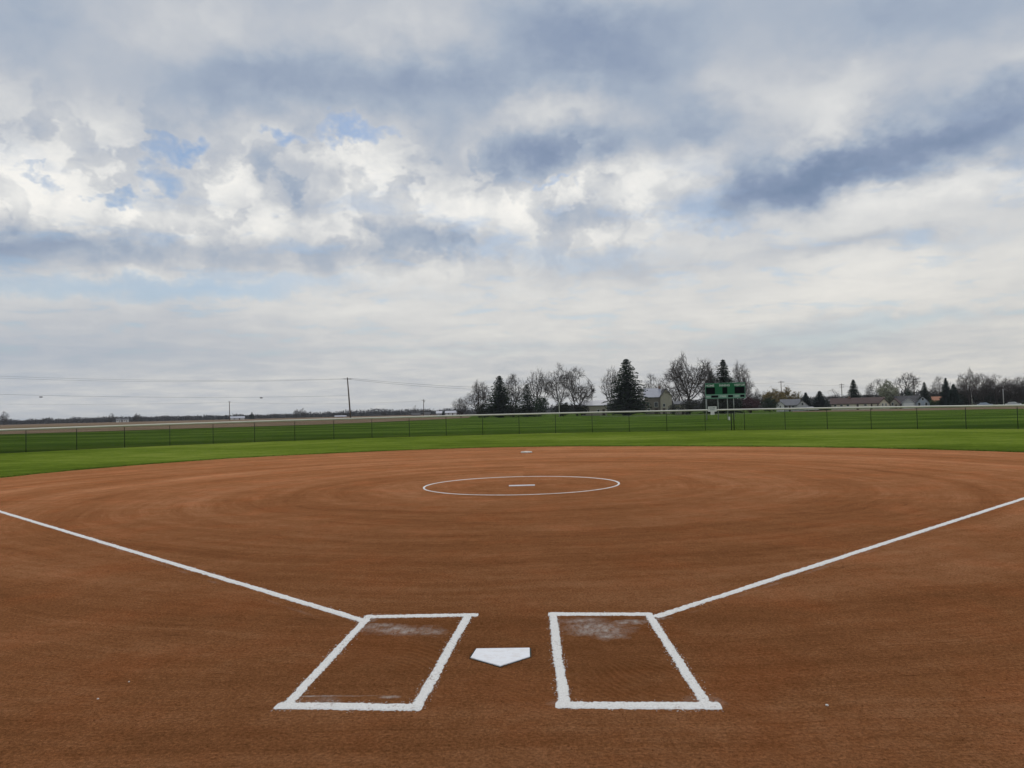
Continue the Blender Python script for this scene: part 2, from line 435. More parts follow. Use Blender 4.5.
EDGE = [(-16.95, 19.69), (-16.24, 22.96), (-14.76, 26.06), (-12.6, 29.0), (-9.6, 31.02), (-6.15, 32.7), (-2.82, 33.6), (1.64, 33.1), (5.27, 31.3), (8.94, 29.25), (11.96, 26.87), (14.1, 24.56), (16.46, 20.99)]
_ep = sorted((math.atan2(x-PR[0], y-PR[1]), math.hypot(x-PR[0], y-PR[1])) for x, y in EDGE)
_ep = [(-PI, 23.0), (-2.4, 21.5), (-1.75, 18.6)] + _ep + [(1.75, 18.6), (2.4, 21.5), (PI, 23.0)]
def edge_r(a):
    for (a0, r0), (a1, r1) in zip(_ep, _ep[1:]):
        if a0 <= a <= a1:
            t = (a-a0)/(a1-a0); t = t*.5+(t*t*(3-2*t))*.5
            return r0+(r1-r0)*t
    return 20
def edge_pt(a, dr=0.0):
    r = edge_r(a)+dr
    return PR[0]+r*math.sin(a), PR[1]+r*math.cos(a)
# infield dirt
NA = 360
v = [(PR[0], PR[1], .004)]; f = []
fr = [.1, .25, .45, .65, .8, .9, .97, 1.0]
for q in fr:
    for j in range(NA):
        a = -PI+2*PI*j/NA; r = (edge_r(a)+.35)*q
        v.append((PR[0]+r*math.sin(a), PR[1]+r*math.cos(a), .0))
v[0] = (PR[0], PR[1], 0)
for j in range(NA): f.append((0, 1+(j+1) % NA, 1+j))
for k in range(len(fr)-1):
    for j in range(NA):
        a = 1+k*NA+j; b_ = 1+k*NA+(j+1) % NA
        f.append((a, b_, b_+NA, a+NA))
o = mesh_obj('infield_dirt', v, f, MT['dirt']); o.data.flip_normals(); tag(o, kind='structure')

# outfield grass: a sward 4 cm high whose ragged edge meets the dirt, out to just past the fence
FC, FR = Vector((-.2, 18.2)), 37.3
NB = 1440; v = []; f = []
rag = [.10*(mnoise.noise((j*.09, 0, 0)))+.07*mnoise.noise((j*.5, 3, 0))+.035*rnd.uniform(-1, 1) for j in range(NB)]
for j in range(NB):
    a = -PI+2*PI*j/NB
    x0, y0 = edge_pt(a, rag[j]); x1, y1 = edge_pt(a, rag[j]+.06)
    d = Vector((math.sin(a), math.cos(a))); c = Vector(PR)-FC
    bq = c.dot(d); t = -bq+math.sqrt(max(0, bq*bq-(c.dot(c)-(FR+.25)**2)))
    if abs(a) > 2.0: t = max(t, edge_r(a)+2)
    xm, ym = PR[0]+d.x*(edge_r(a)+rag[j]+1.2), PR[1]+d.y*(edge_r(a)+rag[j]+1.2)
    xo, yo = PR[0]+d.x*t, PR[1]+d.y*t
    v += [(x0, y0, -.008), (x1, y1, .030+.012*rnd.random()), (xm, ym, .036), (xo, yo, .036), (xo+d.x*.03, yo+d.y*.03, -.03)]
for j in range(NB):
    k = (j+1) % NB
    for q in range(4): f.append((j*5+q, j*5+q+1, k*5+q+1, k*5+q))
o = mesh_obj('outfield_grass', v, f, MT['grass']); tag(o, kind='structure')
o.data.update()
if sum(p.normal.z for p in o.data.polygons) < 0: o.data.flip_normals()
# blades along the edge of the sward
mb = MB()
for i in range(12000):
    a = rnd.uniform(-1.35, 1.35); dr = abs(rnd.gauss(0, .16))+.0
    x, y = edge_pt(a, dr+rag[int((a+PI)/(2*PI)*NB) % NB]); h = rnd.uniform(.015, .04); w = rnd.uniform(.008, .02); t = rnd.uniform(0, PI)
    lx, ly = rnd.uniform(-.03, .03), rnd.uniform(-.03, .03)
    mb.tri((x-w*math.cos(t), y-w*math.sin(t), .01), (x+w*math.cos(t), y+w*math.sin(t), .01), (x+lx, y+ly, .02+h))
tag(mb.build('grass_blades', MT['blade']), 'short green grass blades fringing the dirt edge', 'grass', kind='stuff')

# the ploughed fields beyond the grass, draped on the land
def drape(name, near, far, mat, lift):
    v = []; f = []; K = 14
    for p, q in zip(near, far):
        for k in range(K):
            t = (k/(K-1))**2.2
            x = p[0]+(q[0]-p[0])*t; y = p[1]+(q[1]-p[1])*t
            v.append((x, y, terrain(x, y)+lift*(1+2*t)))
    for i in range(len(near)-1):
        for k in range(K-1):
            a = i*K+k; f.append((a, a+K, a+K+1, a+1))
    o = mesh_obj(name, v, f, mat); tag(o, kind='structure')
    if sum(p.normal.z for p in o.data.polygons) < 0: o.data.flip_normals()
    return o
def spread(ptsx, Dfar):
    near = []; far = []
    pp = []
    for (p, q) in zip(ptsx, ptsx[1:]):
        for k in range(10):
            t = k/10; pp.append((p[0]+(q[0]-p[0])*t, p[1]+(q[1]-p[1])*t))
    pp.append(ptsx[-1])
    for px, py in pp:
        g = gndT(px, py); near.append((g.x, g.y)); w = at(px, Dfar); far.append((w.x, w.y))
    return near, far
n_, f_ = spread([(-260, 441.0), (-100, 437.6), (0, 434.6), (80, 432.2), (160, 429.6), (240, 427.2), (320, 424.6), (380, 422.2), (440, 419.4), (480, 417.2), (515, 414.8)], 1400)
drape('ploughed_field', n_, f_, MT['soil'], .05)
n_, f_ = spread([(792, 412.2), (830, 411.7), (880, 411.2), (930, 410.4), (975, 409.5), (1024, 408.8), (1150, 406.8), (1300, 403.5)], 261)
drape('bare_field', n_, f_, MT['soil'], .02)
# pale gravel path crossing under the trees
v = []; f = []
for i in range(31):
    px = 600+i*6.0; D0 = 222-6*i/30
    for D in (D0, D0+5.0):
        p = at(px, D); v.append((p.x, p.y, p.z+.02))
for i in range(30): f.append((2*i, 2*i+2, 2*i+3, 2*i+1))
o = mesh_obj('gravel_path', v, f, MT['gravel']); tag(o, kind='structure'); o.data.update()
if sum(p.normal.z for p in o.data.polygons) < 0: o.data.flip_normals()

# ------------------------------------------------------------------ chalk marks
def chalk_strip(name, p, q, w, mat, parent=None, z=.004, h=.0055, wob=.006, rough=.0060, step=.012):
    """a poured chalk line: mounded across, with crumbled edges"""
    p = Vector(p[:2]); q = Vector(q[:2]); d = q-p; L = d.length; d /= L; nrm = Vector((-d.y, d.x))
    n = max(8, int(L/step)); v = []; f = []; sd = rnd.uniform(0, 99)
    for i in range(n+1):
        t = i/n; s = t*L
        c = p+d*s+nrm*(wob*mnoise.noise((s*1.3, sd, 0)))
        wl = w/2*(1+.16*mnoise.noise((s*3, sd+9, 0)))+rough*rnd.uniform(-1, 1)*2*rnd.random()+rough*1.0*mnoise.noise((s*34, sd+5, 0))
        wr = w/2*(1+.16*mnoise.noise((s*3, sd+19, 0)))+rough*rnd.uniform(-1, 1)*2*rnd.random()+rough*1.0*mnoise.noise((s*34, sd+35, 0))
        if i in (0, n): wl *= .7; wr *= .7
        tp = min(1, .35+min(s, L-s)/.05)
        for k, (e, zz) in enumerate(((wl, 0), (wl*.78, .8*tp), (0, tp), (-wr*.78, .8*tp), (-wr, 0))):
            pt = c+nrm*e
            v.append((pt.x, pt.y, z-.004+zz*h*(.8+.4*rnd.random())))
    for i in range(n):
        for k in range(4): f.append((i*5+k, i*5+k+1, i*5+k+6, i*5+k+5))
    for i in range(int(L*(260 if L < 4 else 70))):      # crumbs thrown beside the pour
        s = rnd.random()*L
        if mnoise.noise((s*4.5, sd+50, 0)) < rnd.uniform(-.5, .4): continue
        e = (w/2-.004+abs(rnd.gauss(0, .017)))*rnd.choice((-1, 1)); c = p+d*s+nrm*e; r = rnd.uniform(.0008, .0030)*(1 if L < 4 else 1.5)
        k = len(v); a0 = rnd.uniform(0, 3)
        v += [(c.x+r*1.6*math.cos(a0+q*2.1), c.y+r*1.6*math.sin(a0+q*2.1), .001) for q in range(3)]+[(c.x, c.y, .001+r)]
        f += [(k, k+1, k+3), (k+1, k+2, k+3), (k+2, k, k+3)]
    o = mesh_obj(name, v, f, mat, parent); o.data.update()
    if sum(pp.normal.z for pp in o.data.polygons) < 0: o.data.flip_normals()
    return o
def box_marks(label, fl, fr_, rl, rr, over):
    c = (fl+fr_+rl+rr)/4
    t = thing('batters_box', label, 'batter\'s box', (0, 0, 0), group='chalked batter\'s boxes')
    # outer corner pixels: front left, front right, rear left, rear right
    def mid(a, b_, off):
        d = (b_-a).normalized(); nn = Vector((-d.y, d.x, 0))
        if nn.dot(c-a) < 0: nn = -nn
        return a+nn*off, b_+nn*off
    def run(nm, a, e, off, w, z, o0=0.0, o1=0.0):
        a, e = mid(a, e, off); d = (e-a).normalized()
        chalk_strip(nm, a-d*o0, e+d*o1, w, MT['chalk'], t, z=z)
    run('front_line', fl, fr_, .050, .098, .0045, over[0], over[1])
    run('back_line', rl, rr, .056, .112, .0045, over[2], over[3])
    run('side_line', fl, rl, .036, .066, .0058)
    run('side_line', fr_, rr, .036, .066, .0058)
    return t
G = lambda x, y: gnd(x, y, 0)
box_marks('chalk batter\'s box left of home plate, rear edge running past its outer corner', G(366, 615.2), G(473, 613.8), G(277, 709.5), G(421, 710.5), (0, .05, .03, 0))
box_marks('chalk batter\'s box right of home plate with a patch of chalk dust inside', G(548.5, 612.6), G(652, 612.8), G(558.5, 708.5), G(716, 710), (0, 0, .02, .04))
# the two front/back lines overshoot a little
p = G(364, 621); q = G(0, 511.6); d = (q-p).normalized()
o = chalk_strip('foul_line', p-d*.05, p+d*25.0, .088, MT['chalk'], step=.03, z=.005); tag(o, 'long white chalk foul line running from left batter\'s box to left', 'foul line', 'chalk foul lines')
p = G(657, 616.6); q = G(1024, 498.4); d = (q-p).normalized()
o = chalk_strip('foul_line', p-d*.03, p+d*22.5, .088, MT['chalk'], step=.03, z=.005); tag(o, 'long white chalk foul line running from right batter\'s box to right', 'foul line', 'chalk foul lines')
# pitching circle
v = []; f = []; NC = 420; cc = (-.02, 13.40); R_ = 2.31
for i in range(NC):
    a = 2*PI*i/NC; r = R_+.02*mnoise.noise((math.sin(a)*2, math.cos(a)*2, 4))
    w = .031*(1+.3*mnoise.noise((math.sin(a)*9, math.cos(a)*9, 1)))+.005*rnd.uniform(-1, 1)
    if a > PI*.5 and a < PI*1.5: w *= .72          # the near side is scuffed thin
    for e, zz in ((-w, .001), (-w*.6, .008), (w*.6, .008), (w, .001)):
        v.append((cc[0]+(r+e)*math.sin(a), cc[1]+(r+e)*math.cos(a), zz))
for i in range(NC):
    k = (i+1) % NC
    for q in range(3): f.append((i*4+q, k*4+q, k*4+q+1, i*4+q+1))
o = mesh_obj('pitching_circle', v, f, MT['chalk']); o.data.update()
if sum(pp.normal.z for pp in o.data.polygons) < 0: o.data.flip_normals()
tag(o, 'white chalk pitching circle ringed round the pitcher\'s plate', 'chalk circle')

# ------------------------------------------------------------------ plates, base
pl = [(-.191, .433), (-.2174, .2245), (0, .0287), (.2033, .2248), (.2010, .4285)]
mb = MB().prism(pl, -.03, .009, .003)
t = thing('home_plate', 'white five sided home plate between the two batter\'s boxes', 'home plate', (0, 0, 0))
o = mb.build('plate_top', MT['rubber_white'], t)
rim = MB()
bp = [(x*1.055, .24+(y-.24)*1.06) for x, y in pl]
rim.prism(bp, -.03, .003, 0)
rim.build('rim', MT['black_vinyl'], t)
# dirt gathered against the plate
mb = MB()
for i in range(260):
    k = rnd.randrange(5); s = rnd.random(); a = Vector(pl[k]); b_ = Vector(pl[(k+1) % 5]); p = a.lerp(b_, s)
    p = p*1.0+(p-Vector((0, .24))).normalized()*abs(rnd.gauss(.022, .014)); r = rnd.uniform(.002, .007)
    mb.tube([(p.x, p.y, -.002), (p.x+r*.3, p.y, r*.9)], [r, r*.4], 5)
tag(mb.build('loose_soil', MT['clod']), 'loose brown soil crumbs gathered round home plate', 'soil', kind='stuff')
t = thing('pitchers_plate', 'narrow white pitcher\'s plate in the middle of the chalk circle', 'pitcher\'s plate', (.0, 13.12, 0), .01)
mb = MB(); mb.prism([(-.305, -.076), (.305, -.076), (.305, .076), (-.305, .076)], -.05, .016, .005); mb.build('slab', MT['rubber_white'], t)
t = thing('second_base', 'small off white second base pad far behind the circle', 'base', (G(526.5, 453.0).x, G(526.5, 453.0).y, 0), .78)
mb = MB(); mb.prism([(-.17, -.17), (.17, -.17), (.17, .17), (-.17, .17)], 0, .07, .02); mb.build('pad', MT['base_canvas'], t)
mb = MB(); mb.prism([(-.205, -.205), (.205, -.205), (.205, .205), (-.205, .205)], -.02, .012, .004); mb.build('base_skirt', MT['clod'], t)

# clods and pebbles
mb = MB()
def clod(x, y, r):
    i = len(mb.v)
    pts = [(1, 0, 0), (-1, 0, 0), (0, 1, 0), (0, -1, 0), (0, 0, 1), (0, 0, -1)]
    a = rnd.uniform(0, PI); ca, sa = math.cos(a), math.sin(a)
    for q in pts:
        k = r*rnd.uniform(.6, 1.25)
        mb.v.append((x+(q[0]*ca-q[1]*sa)*k, y+(q[0]*sa+q[1]*ca)*k, r*.25+q[2]*k*.7))
    for t_ in ((0, 2, 4), (2, 1, 4), (1, 3, 4), (3, 0, 4), (2, 0, 5), (1, 2, 5), (3, 1, 5), (0, 3, 5)): mb.f.append(tuple(i+k for k in t_))
n = 0
while n < 15000:
    D = 3.2+10*rnd.random()**1.7; lx = rnd.uniform(-.72, .72)*D
    x = CX+lx; y = CY+D
    if mnoise.noise((x*.9, y*1.6, 2)) < rnd.uniform(-.6, .5): continue
    if -.28 < x < .28 and -.02 < y < .5: continue
    clod(x, y, min(.0085, .0014+.0015*rnd.expovariate(1.0))); n += 1
tag(mb.build('dirt_clods', MT['clod']), 'small brown clods of soil scattered over the raked infield', 'soil', kind='stuff')
for (px, py, r, lab) in ((827, 705.5, .0095, 'small white stone on the dirt right of the right batter\'s box'),
                         (98, 699, .007, 'tiny white stone on the dirt, far left of the batter\'s boxes'),
                         (129, 682, .006, 'tiny pale stone on the dirt between foul line and left stone'),
                         (651, 488, .05, None)):
    if not lab: continue
    q = G(px, py); bm = bmesh.new(); bmesh.ops.create_icosphere(bm, subdivisions=2, radius=r)
    for vv in bm.verts:
        k = 1+.35*mnoise.noise(vv.co*60+Vector((px, 0, 0))); vv.co *= k; vv.co.z *= .6
    me = bpy.data.meshes.new('stone'); bm.to_mesh(me); bm.free(); me.materials.append(MT['pebble'])
    o = link(bpy.data.objects.new('stone', me)); o.location = (q.x, q.y, r*.35); tag(o, lab, 'stone', 'pale stones on the infield')

# ------------------------------------------------------------------ the outfield fence
def fp(deg): a = math.radians(deg); return FC.x+FR*math.sin(a), FC.y+FR*math.cos(a)
def ftop(deg): return 1.36+.20*math.cos(math.radians(deg*1.45)) if abs(deg) < 62 else 1.36
fence = thing('outfield_fence', 'black chain link outfield fence with a pale rounded top cap', 'fence', (0, 0, 0))
A0 = -52.70-4.33*4; NP = 33
mb = None
pole0 = None
for k in range(NP):
    d = A0+4.33*k; x, y = fp(d)
    mbp = MB().tube([(0, 0, -.05), (0, 0, ftop(d)-.02)], .020, 8)
    po = mbp.build('post', MT['black_vinyl'], fence, True); po.location = (x, y, 0)
cap = MB(); rail = MB(); low = MB(); pts = []; pl_ = []
N = 240
for i in range(N+1):
    d = A0+4.33*(NP-1)*i/N; x, y = fp(d); pts.append((x, y, ftop(d))); pl_.append((x, y, .05))
cap.tube(pts, .062, 10); cap.build('top_cap', MT['topper'], fence, True)
low.tube(pl_, .006, 4); low.build('bottom_wire', MT['black_vinyl'], fence)
wires = MB()
arc = math.radians(4.33*(NP-1))*FR; pitch = .0508*1.414; NW = int(arc/pitch)
wr = .0030
for i in range(NW):
    for sgn in (1, -1):
        prev = None; ring = []
        for k in range(4):
            t = k/3; s = i*pitch+sgn*t*1.30
            dg = A0+math.degrees(s/FR); hh = ftop(dg)-.05
            a = math.radians(dg); rr = FR+.035*0-.036
            x, y = FC.x+rr*math.sin(a), FC.y+rr*math.cos(a); z = .04+(hh-.04)*t
            ring.append((x, y, z, a))
        i0 = len(wires.v)
        for x, y, z, a in ring:
            tx, ty = math.cos(a)*wr, -math.sin(a)*wr; nx, ny = math.sin(a)*wr, math.cos(a)*wr
            wires.v += [(x-tx, y-ty, z), (x-nx, y-ny, z), (x+tx, y+ty, z)]
        for k in range(3):
            b_ = i0+k*3
            wires.f += [(b_, b_+1, b_+4, b_+3), (b_+1, b_+2, b_+5, b_+4)]
wires.build('chain_link', MT['black_vinyl'], fence)
# a gate in the fence under the scoreboard: doubled posts with a latch
gx = math.degrees(math.atan2(gnd(731.5, 431).x-FC.x, gnd(731.5, 431).y-FC.y))
for dd in (-.18, .10):
    x, y = fp(gx+dd); po = MB().tube([(0, 0, -.05), (0, 0, ftop(gx)-.02)], .034, 8).build('gate_post', MT['black_vinyl'], fence, True); po.location = (x, y, 0)
x, y = fp(gx-.42); MB().box(x-.05, x+.05, y-.07, y-.03, .78, 1.02).build('latch_plate', MT['white_paint'], fence)
# sign on the fence
sx = math.degrees(math.atan2(gnd(712.8, 431).x-FC.x, gnd(712.8, 431).y-FC.y)); x, y = fp(sx)
rz = -math.radians(sx)+.0
sg = thing('fence_sign', 'small white sign fixed to the fence cap below the scoreboard', 'sign', (x, y, 0), rz)
yy = -.075
MB().box(-.31, .31, yy-.02, yy, 1.42, 1.80).build('sign_board', MT['white_paint'], sg)
MB().box(-.14, .14, yy-.02, yy, 1.19, 1.42).build('lower_tab', MT['white_paint'], sg)
for z0_, z1_, xa_, xb_ in ((1.66, 1.73, -.23, .22), (1.53, 1.58, -.17, .17)):
    v_ = MB(); n_ = 24; up_ = []; dn_ = []
    for k in range(n_+1):
        x_ = xa_+(xb_-xa_)*k/n_; e_ = rnd.uniform(0, .028)
        dn_.append((x_, yy-.0215, z0_+e_*.4)); up_.append((x_, yy-.0215, z1_-e_))
    for k in range(n_): v_.f.append((k, k+1, n_+2+k, n_+1+k))
    v_.v = dn_+up_; v_.build('print', MT['grey_print'], sg)

# ------------------------------------------------------------------ scoreboard
def text_mesh(body, size, mat, parent, name, loc, sx=1.0):
    cu = bpy.data.curves.new('lettering', 'FONT'); cu.body = body; cu.size = size; cu.align_x = 'CENTER'; cu.align_y = 'CENTER'; cu.extrude = .004; cu.offset = size*.018
    o = bpy.data.objects.new('lettering', cu); COL.objects.link(o)
    bpy.context.view_layer.update()
    me = bpy.data.meshes.new_from_object(o.evaluated_get(bpy.context.evaluated_depsgraph_get()))
    bpy.data.objects.remove(o); bpy.data.curves.remove(cu)
    me.transform(Matrix.Rotation(PI/2, 4, 'X') @ Matrix.Diagonal((sx, 1, 1, 1))); me.materials.clear(); me.materials.append(mat)
    t_ = link(bpy.data.objects.new(name, me), parent); t_.location = loc; return t_
SD = 108.0; p = at(725.7, SD); S = SD/FPX
ang = math.atan2(p.x-CX, p.y-CY)
sb = thing('scoreboard', 'green scoreboard with black score windows on tall pale posts', 'scoreboard', p, -ang+.03)
zb = zat(725.7, 398.4, SD)-p.z; zt = zat(725.7, 382.8, SD)-p.z; W2 = 38.6*S/2
H = zt-zb
panel = MB().box(-W2, W2, -.10, .12, zb, zt).build('panel', MT['green_paint'], sb)
fr_m = MB(); e = .075
for q in ((-W2-.01, W2+.01, zt-e, zt+.01), (-W2-.01, W2+.01, zb-.01, zb+e*.6), (-W2-.01, -W2+e, zb+e*.6, zt-e), (W2-e, W2+.01, zb+e*.6, zt-e)):
    fr_m.box(q[0], q[1], -.13, -.095, q[2], q[3])
fr_m.build('panel_frame', MT['green_trim'], sb)
MB().box(-W2+e, W2-e, -.112, -.098, zb+e*.6, zb+H*.27).build('count_strip', MT['pale_green'], sb)
def cx_(u): return -W2+2*W2*u
for u0, u1, v0, v1 in ((.02, .245, .30, .72), (.43, .555, .30, .72), (.735, .985, .30, .72)):
    MB().box(cx_(u0), cx_(u1), -.125, -.1, zb+H*v0, zb+H*v1).build('score_window', MT['black_face'], sb)
for u0, u1 in ((.145, .32), (.565, .69), (.87, .975)):
    MB().box(cx_(u0), cx_(u1), -.13, -.108, zb+H*.065, zb+H*.21).build('count_window', MT['black_face'], sb)
for body, u, w, sz in (('HOME', .118, .15, .42), ('INNING', .486, .19, .40), ('VISITOR', .862, .21, .40)):
    text_mesh(body, sz, MT['letter_white'], sb, 'lettering', (cx_(u), -.106, zb+H*.835))
for body, u, sz in (('BALL', .073, .26), ('STRIKE', .44, .28), ('OUT', .785, .26)):
    text_mesh(body, sz, MT['letter_white'] if body != 'BALL' else MT['letter_white'], sb, 'lettering', (cx_(u), -.118, zb+H*.135))
for px, r in ((707.0, .085), (718.4, .06), (727.6, .06), (733.6, .05)):
    lx = (px-725.7)*S
    MB().tube([(lx, .19, -.2), (lx, .19, zt-.15)], r, 8).build('support_post', MT['galv'], sb, True)
MB().box(-W2+.1, W2-.1, .12, .17, zb+H*.2, zb+H*.27).box(-W2+.1, W2-.1, .12, .17, zb+H*.75, zb+H*.82).build('rear_rail', MT['galv'], sb)

# ------------------------------------------------------------------ trees
from mathutils import kdtree
def bare_meshes(seed, H=14.0, W=12.0, trunk=.22, shape=(.5, .62), n=1500, lean=.12, step=.42, twig=.025, up=.10, fork=1, tw_n=3):
    """a leafless tree grown towards points spread through its crown; split into trunk and crown, scaled to height 1 / width 1.
    shape = (height of the widest part within the crown, how full its lower half is)"""
    R = random.Random(seed); z0 = H*trunk
    pts = []; n = int(n*1.3)
    while len(pts) < n:
        t = R.random()**.8; a = R.uniform(0, 2*PI)
        rr = (math.sin(PI*min(1, t/shape[0]*.5)) if t < shape[0] else math.cos(PI/2*(t-shape[0])/(1-shape[0]))**.72)
        rr = max(rr, .04)**(1/shape[1] if t < shape[0] else 1)
        rr *= .90+.85*mnoise.noise((math.cos(a)*1.1+seed*3.7, math.sin(a)*1.1, t*1.6+seed))
        r = W/2*max(.05, rr)*R.random()**.42
        ht = 1.0-.30*abs(mnoise.noise((math.cos(a)*.9+seed, math.sin(a)*.9+5, seed*.37)))*min(1, r/(W*.2))*2
        p = Vector((r*math.cos(a), r*math.sin(a), z0*.9+(H-z0*.9)*t*ht))
        if mnoise.noise(p*(3.2/W)+Vector((seed, 0, 0))) < -.12: continue
        pts.append(p)
    nodes = []; par = []
    q = Vector((0, 0, 0)); k = 0
    for f_ in range(fork):
        d0 = Vector((R.gauss(0, lean), R.gauss(0, lean), 1)).normalized() if fork == 1 else Vector((.35*math.cos(f_*2*PI/fork+seed), .35*math.sin(f_*2*PI/fork+seed), 1)).normalized()
        p = Vector((0, 0, 0)); last = -1
        top = z0*R.uniform(1.0, 1.5) if fork > 1 else z0*1.25
        while p.z < top:
            nodes.append(p.copy()); par.append(last); last = len(nodes)-1; p = p+d0*step
            d0 = (d0+Vector((R.gauss(0, .05), R.gauss(0, .05), .05))).normalized()
    ntrunk = len(nodes)
    for it in range(70):
        kd = kdtree.KDTree(len(nodes))
        for i, p in enumerate(nodes): kd.insert(p, i)
        kd.balance(); acc = {}; keep = []
        for a in pts:
            co, i, dist = kd.find(a)
            if dist < step*1.15: continue
            keep.append(a)
            if dist < 7.0: acc.setdefault(i, Vector()).__iadd__((a-co).normalized())
        pts = keep
        if not acc: break
        for i, d in acc.items():
            if d.length < 1e-3: continue
            pd = nodes[i]-nodes[par[i]] if par[i] >= 0 else Vector((0, 0, step))
            d = (d.normalized()+pd.normalized()*.55+Vector((R.gauss(0, .20), R.gauss(0, .20), up+R.gauss(0, .12)))).normalized()
            nodes.append(nodes[i]+d*step); par.append(i)
    ch = [[] for _ in nodes]
    for i, p in enumerate(par):
        if p >= 0: ch[p].append(i)
    rad = [0.0]*len(nodes)
    for i in range(len(nodes)-1, -1, -1):
        rad[i] = (sum(rad[c]**2.35 for c in ch[i]))**(1/2.35) if ch[i] else twig
    tk = MB(); cr = MB()
    lim = max(rad)*.52
    for i, p in enumerate(par):
        if p < 0: continue
        m_ = tk if (i < ntrunk and nodes[i].z < z0*1.05) else cr
        r0 = rad[p]*(1.0 if len(ch[p]) == 1 else .0)+(rad[i]*1.12 if len(ch[p]) != 1 else 0)
        if par[p] < 0: r0 *= 1.35
        m_.tube([nodes[p], nodes[i]], [r0, rad[i]], 7 if rad[i] > .12 else (4 if rad[i] > .04 else 3), cap=False)
    for i in range(ntrunk, len(nodes)):
        if rad[i] > twig*2.6: continue
        for _ in range(tw_n+2 if not ch[i] else 1):
            d = (nodes[i]-nodes[par[i]]).normalized()
            d = (d+Vector((R.gauss(0, .6), R.gauss(0, .6), R.gauss(.18, .45)))).normalized(); L = R.uniform(.4, 1.0) if ch[i] else R.uniform(.5, 1.7)
            mid = nodes[i]+d*L*.5+Vector((R.gauss(0, .05), R.gauss(0, .05), .05))
            cr.tube([nodes[i], mid, mid+(d+Vector((R.gauss(0, .3), R.gauss(0, .3), R.gauss(.1, .3)))).normalized()*L*.5], [twig*.9, twig*.75, twig*.5], 3, cap=False)
    for m_ in (tk, cr): m_.v = [(v[0]/W, v[1]/W, v[2]/(H*1.02)) for v in m_.v]
    return tk, cr
def leaf_clump(mb, R, c, r, n, s):
    for _ in range(n):
        p = c+Vector((R.gauss(0, r), R.gauss(0, r), R.gauss(0, r*.8)))
        a = Vector((R.gauss(0, 1), R.gauss(0, 1), R.gauss(0, 1))).normalized(); b_ = a.orthogonal().normalized()*s*R.uniform(.5, 1.1)
        mb.tri(p-b_*.5, p+b_*.5, p+a*s*R.uniform(.6, 1.2))
def conifer_meshes(seed, H=14.0, W=7.5, dens=1.0, droop=.22, bare=.03, taper=.85):
    R = random.Random(seed); tk = MB(); cr = MB()
    tk.tube([(0, 0, -.3), (0, 0, H*.3), (0, 0, H*.97)], [H*.018, H*.013, .03], 7)
    z = H*bare
    while z < H*.985:
        t = (z/H-bare)/(1-bare)
        rad = W/2*((1-t)**taper)*(1.0 if t > .08 else .82)+.05
        nb = max(4, int((6+6*(1-t))*dens)); a0 = R.uniform(0, 6)
        for k in range(nb):
            a = a0+2*PI*k/nb+R.uniform(-.3, .3); L = rad*R.uniform(.62, 1.14)
            dz = -droop*L*R.uniform(.4, 1.3)
            tip = Vector((math.cos(a)*L, math.sin(a)*L, z+dz+.12*L))
            root = Vector((0, 0, z))
            nseg = max(3, int(L/.30))
            for s in range(nseg):
                f_ = (s+.6)/nseg; p = root.lerp(tip, f_); p.z += .10*L*math.sin(f_*PI)
                w = .34*(1.15-f_*.55)*(H/14)*(1-.45*t)
                for q in range(4):
                    off = Vector((R.gauss(0, w*.5), R.gauss(0, w*.5), R.gauss(0, w*.35)))
                    dr = Vector((math.cos(a+R.uniform(-1, 1)), math.sin(a+R.uniform(-1, 1)), R.uniform(-.5, .35)))
                    sd = dr.cross(Vector((0, 0, 1))).normalized()*w*R.uniform(.3, .6)
                    sd.z += R.uniform(-.15, .15)
                    c = p+off; sd *= 1.25
                    cr.tri(c-sd, c+sd, c+dr*w*R.uniform(1.0, 1.8))
        z += H*.021*R.uniform(.75, 1.3)/dens
    for q in range(10):
        c = Vector((R.gauss(0, .03), R.gauss(0, .03), H*R.uniform(.93, 1.0)))
        cr.tri(c+Vector((-.09, 0, -.1)), c+Vector((.09, .03, -.1)), c+Vector((R.uniform(-.1, .1), 0, .3)))
    W *= .86
    for m_ in (tk, cr): m_.v = [(v[0]/W, v[1]/W, v[2]/H) for v in m_.v]
    return tk, cr
protos = {}
def proto(key, fn, matT, matC, extra=None):
    tk, cr = fn
    def mk(n_, mb_, mat):
        me = bpy.data.meshes.new(n_); me.from_pydata([tuple(v) for v in mb_.v], [], mb_.f); me.update(); me.materials.append(mat); return me
    protos[key] = [('trunk', mk('trunk', tk, matT)), ('crown', mk('crown', cr, matC))]
    if extra: protos[key].append(('blossom' if key == 'blossom' else 'foliage', mk('foliage', extra[0], extra[1])))
BK, BG, BD = MT['bark'], MT['bark_grey'], MT['bark_dark']
proto('elm', bare_meshes(11, 16, 15, .16, (.60, .75), 2300, step=.45, up=.06), BD, BG)
proto('oak', bare_meshes(23, 14, 13, .18, (.50, .9), 1600), BD, BK)
proto('tall', bare_meshes(37, 16, 10, .20, (.55, .8), 1700, up=.14), BD, BK)
proto('broad', bare_meshes(41, 12, 13, .16, (.45, 1.0), 1500), BD, BG)
proto('multi', bare_meshes(59, 13, 11, .07, (.55, .9), 1700, fork=3), BD, BK)
proto('thin', bare_meshes(67, 13, 9, .16, (.5, .9), 650, tw_n=2), BD, BG)
proto('rugged', bare_meshes(101, 14, 14, .14, (.55, .8), 1700, fork=2), BD, BG)
proto('slant', bare_meshes(119, 13, 11, .15, (.6, .9), 1400, lean=.3), BD, BK)
proto('vase', bare_meshes(73, 13, 11, .38, (.66, 1.0), 900, up=.05, twig=.026), BD, BG)
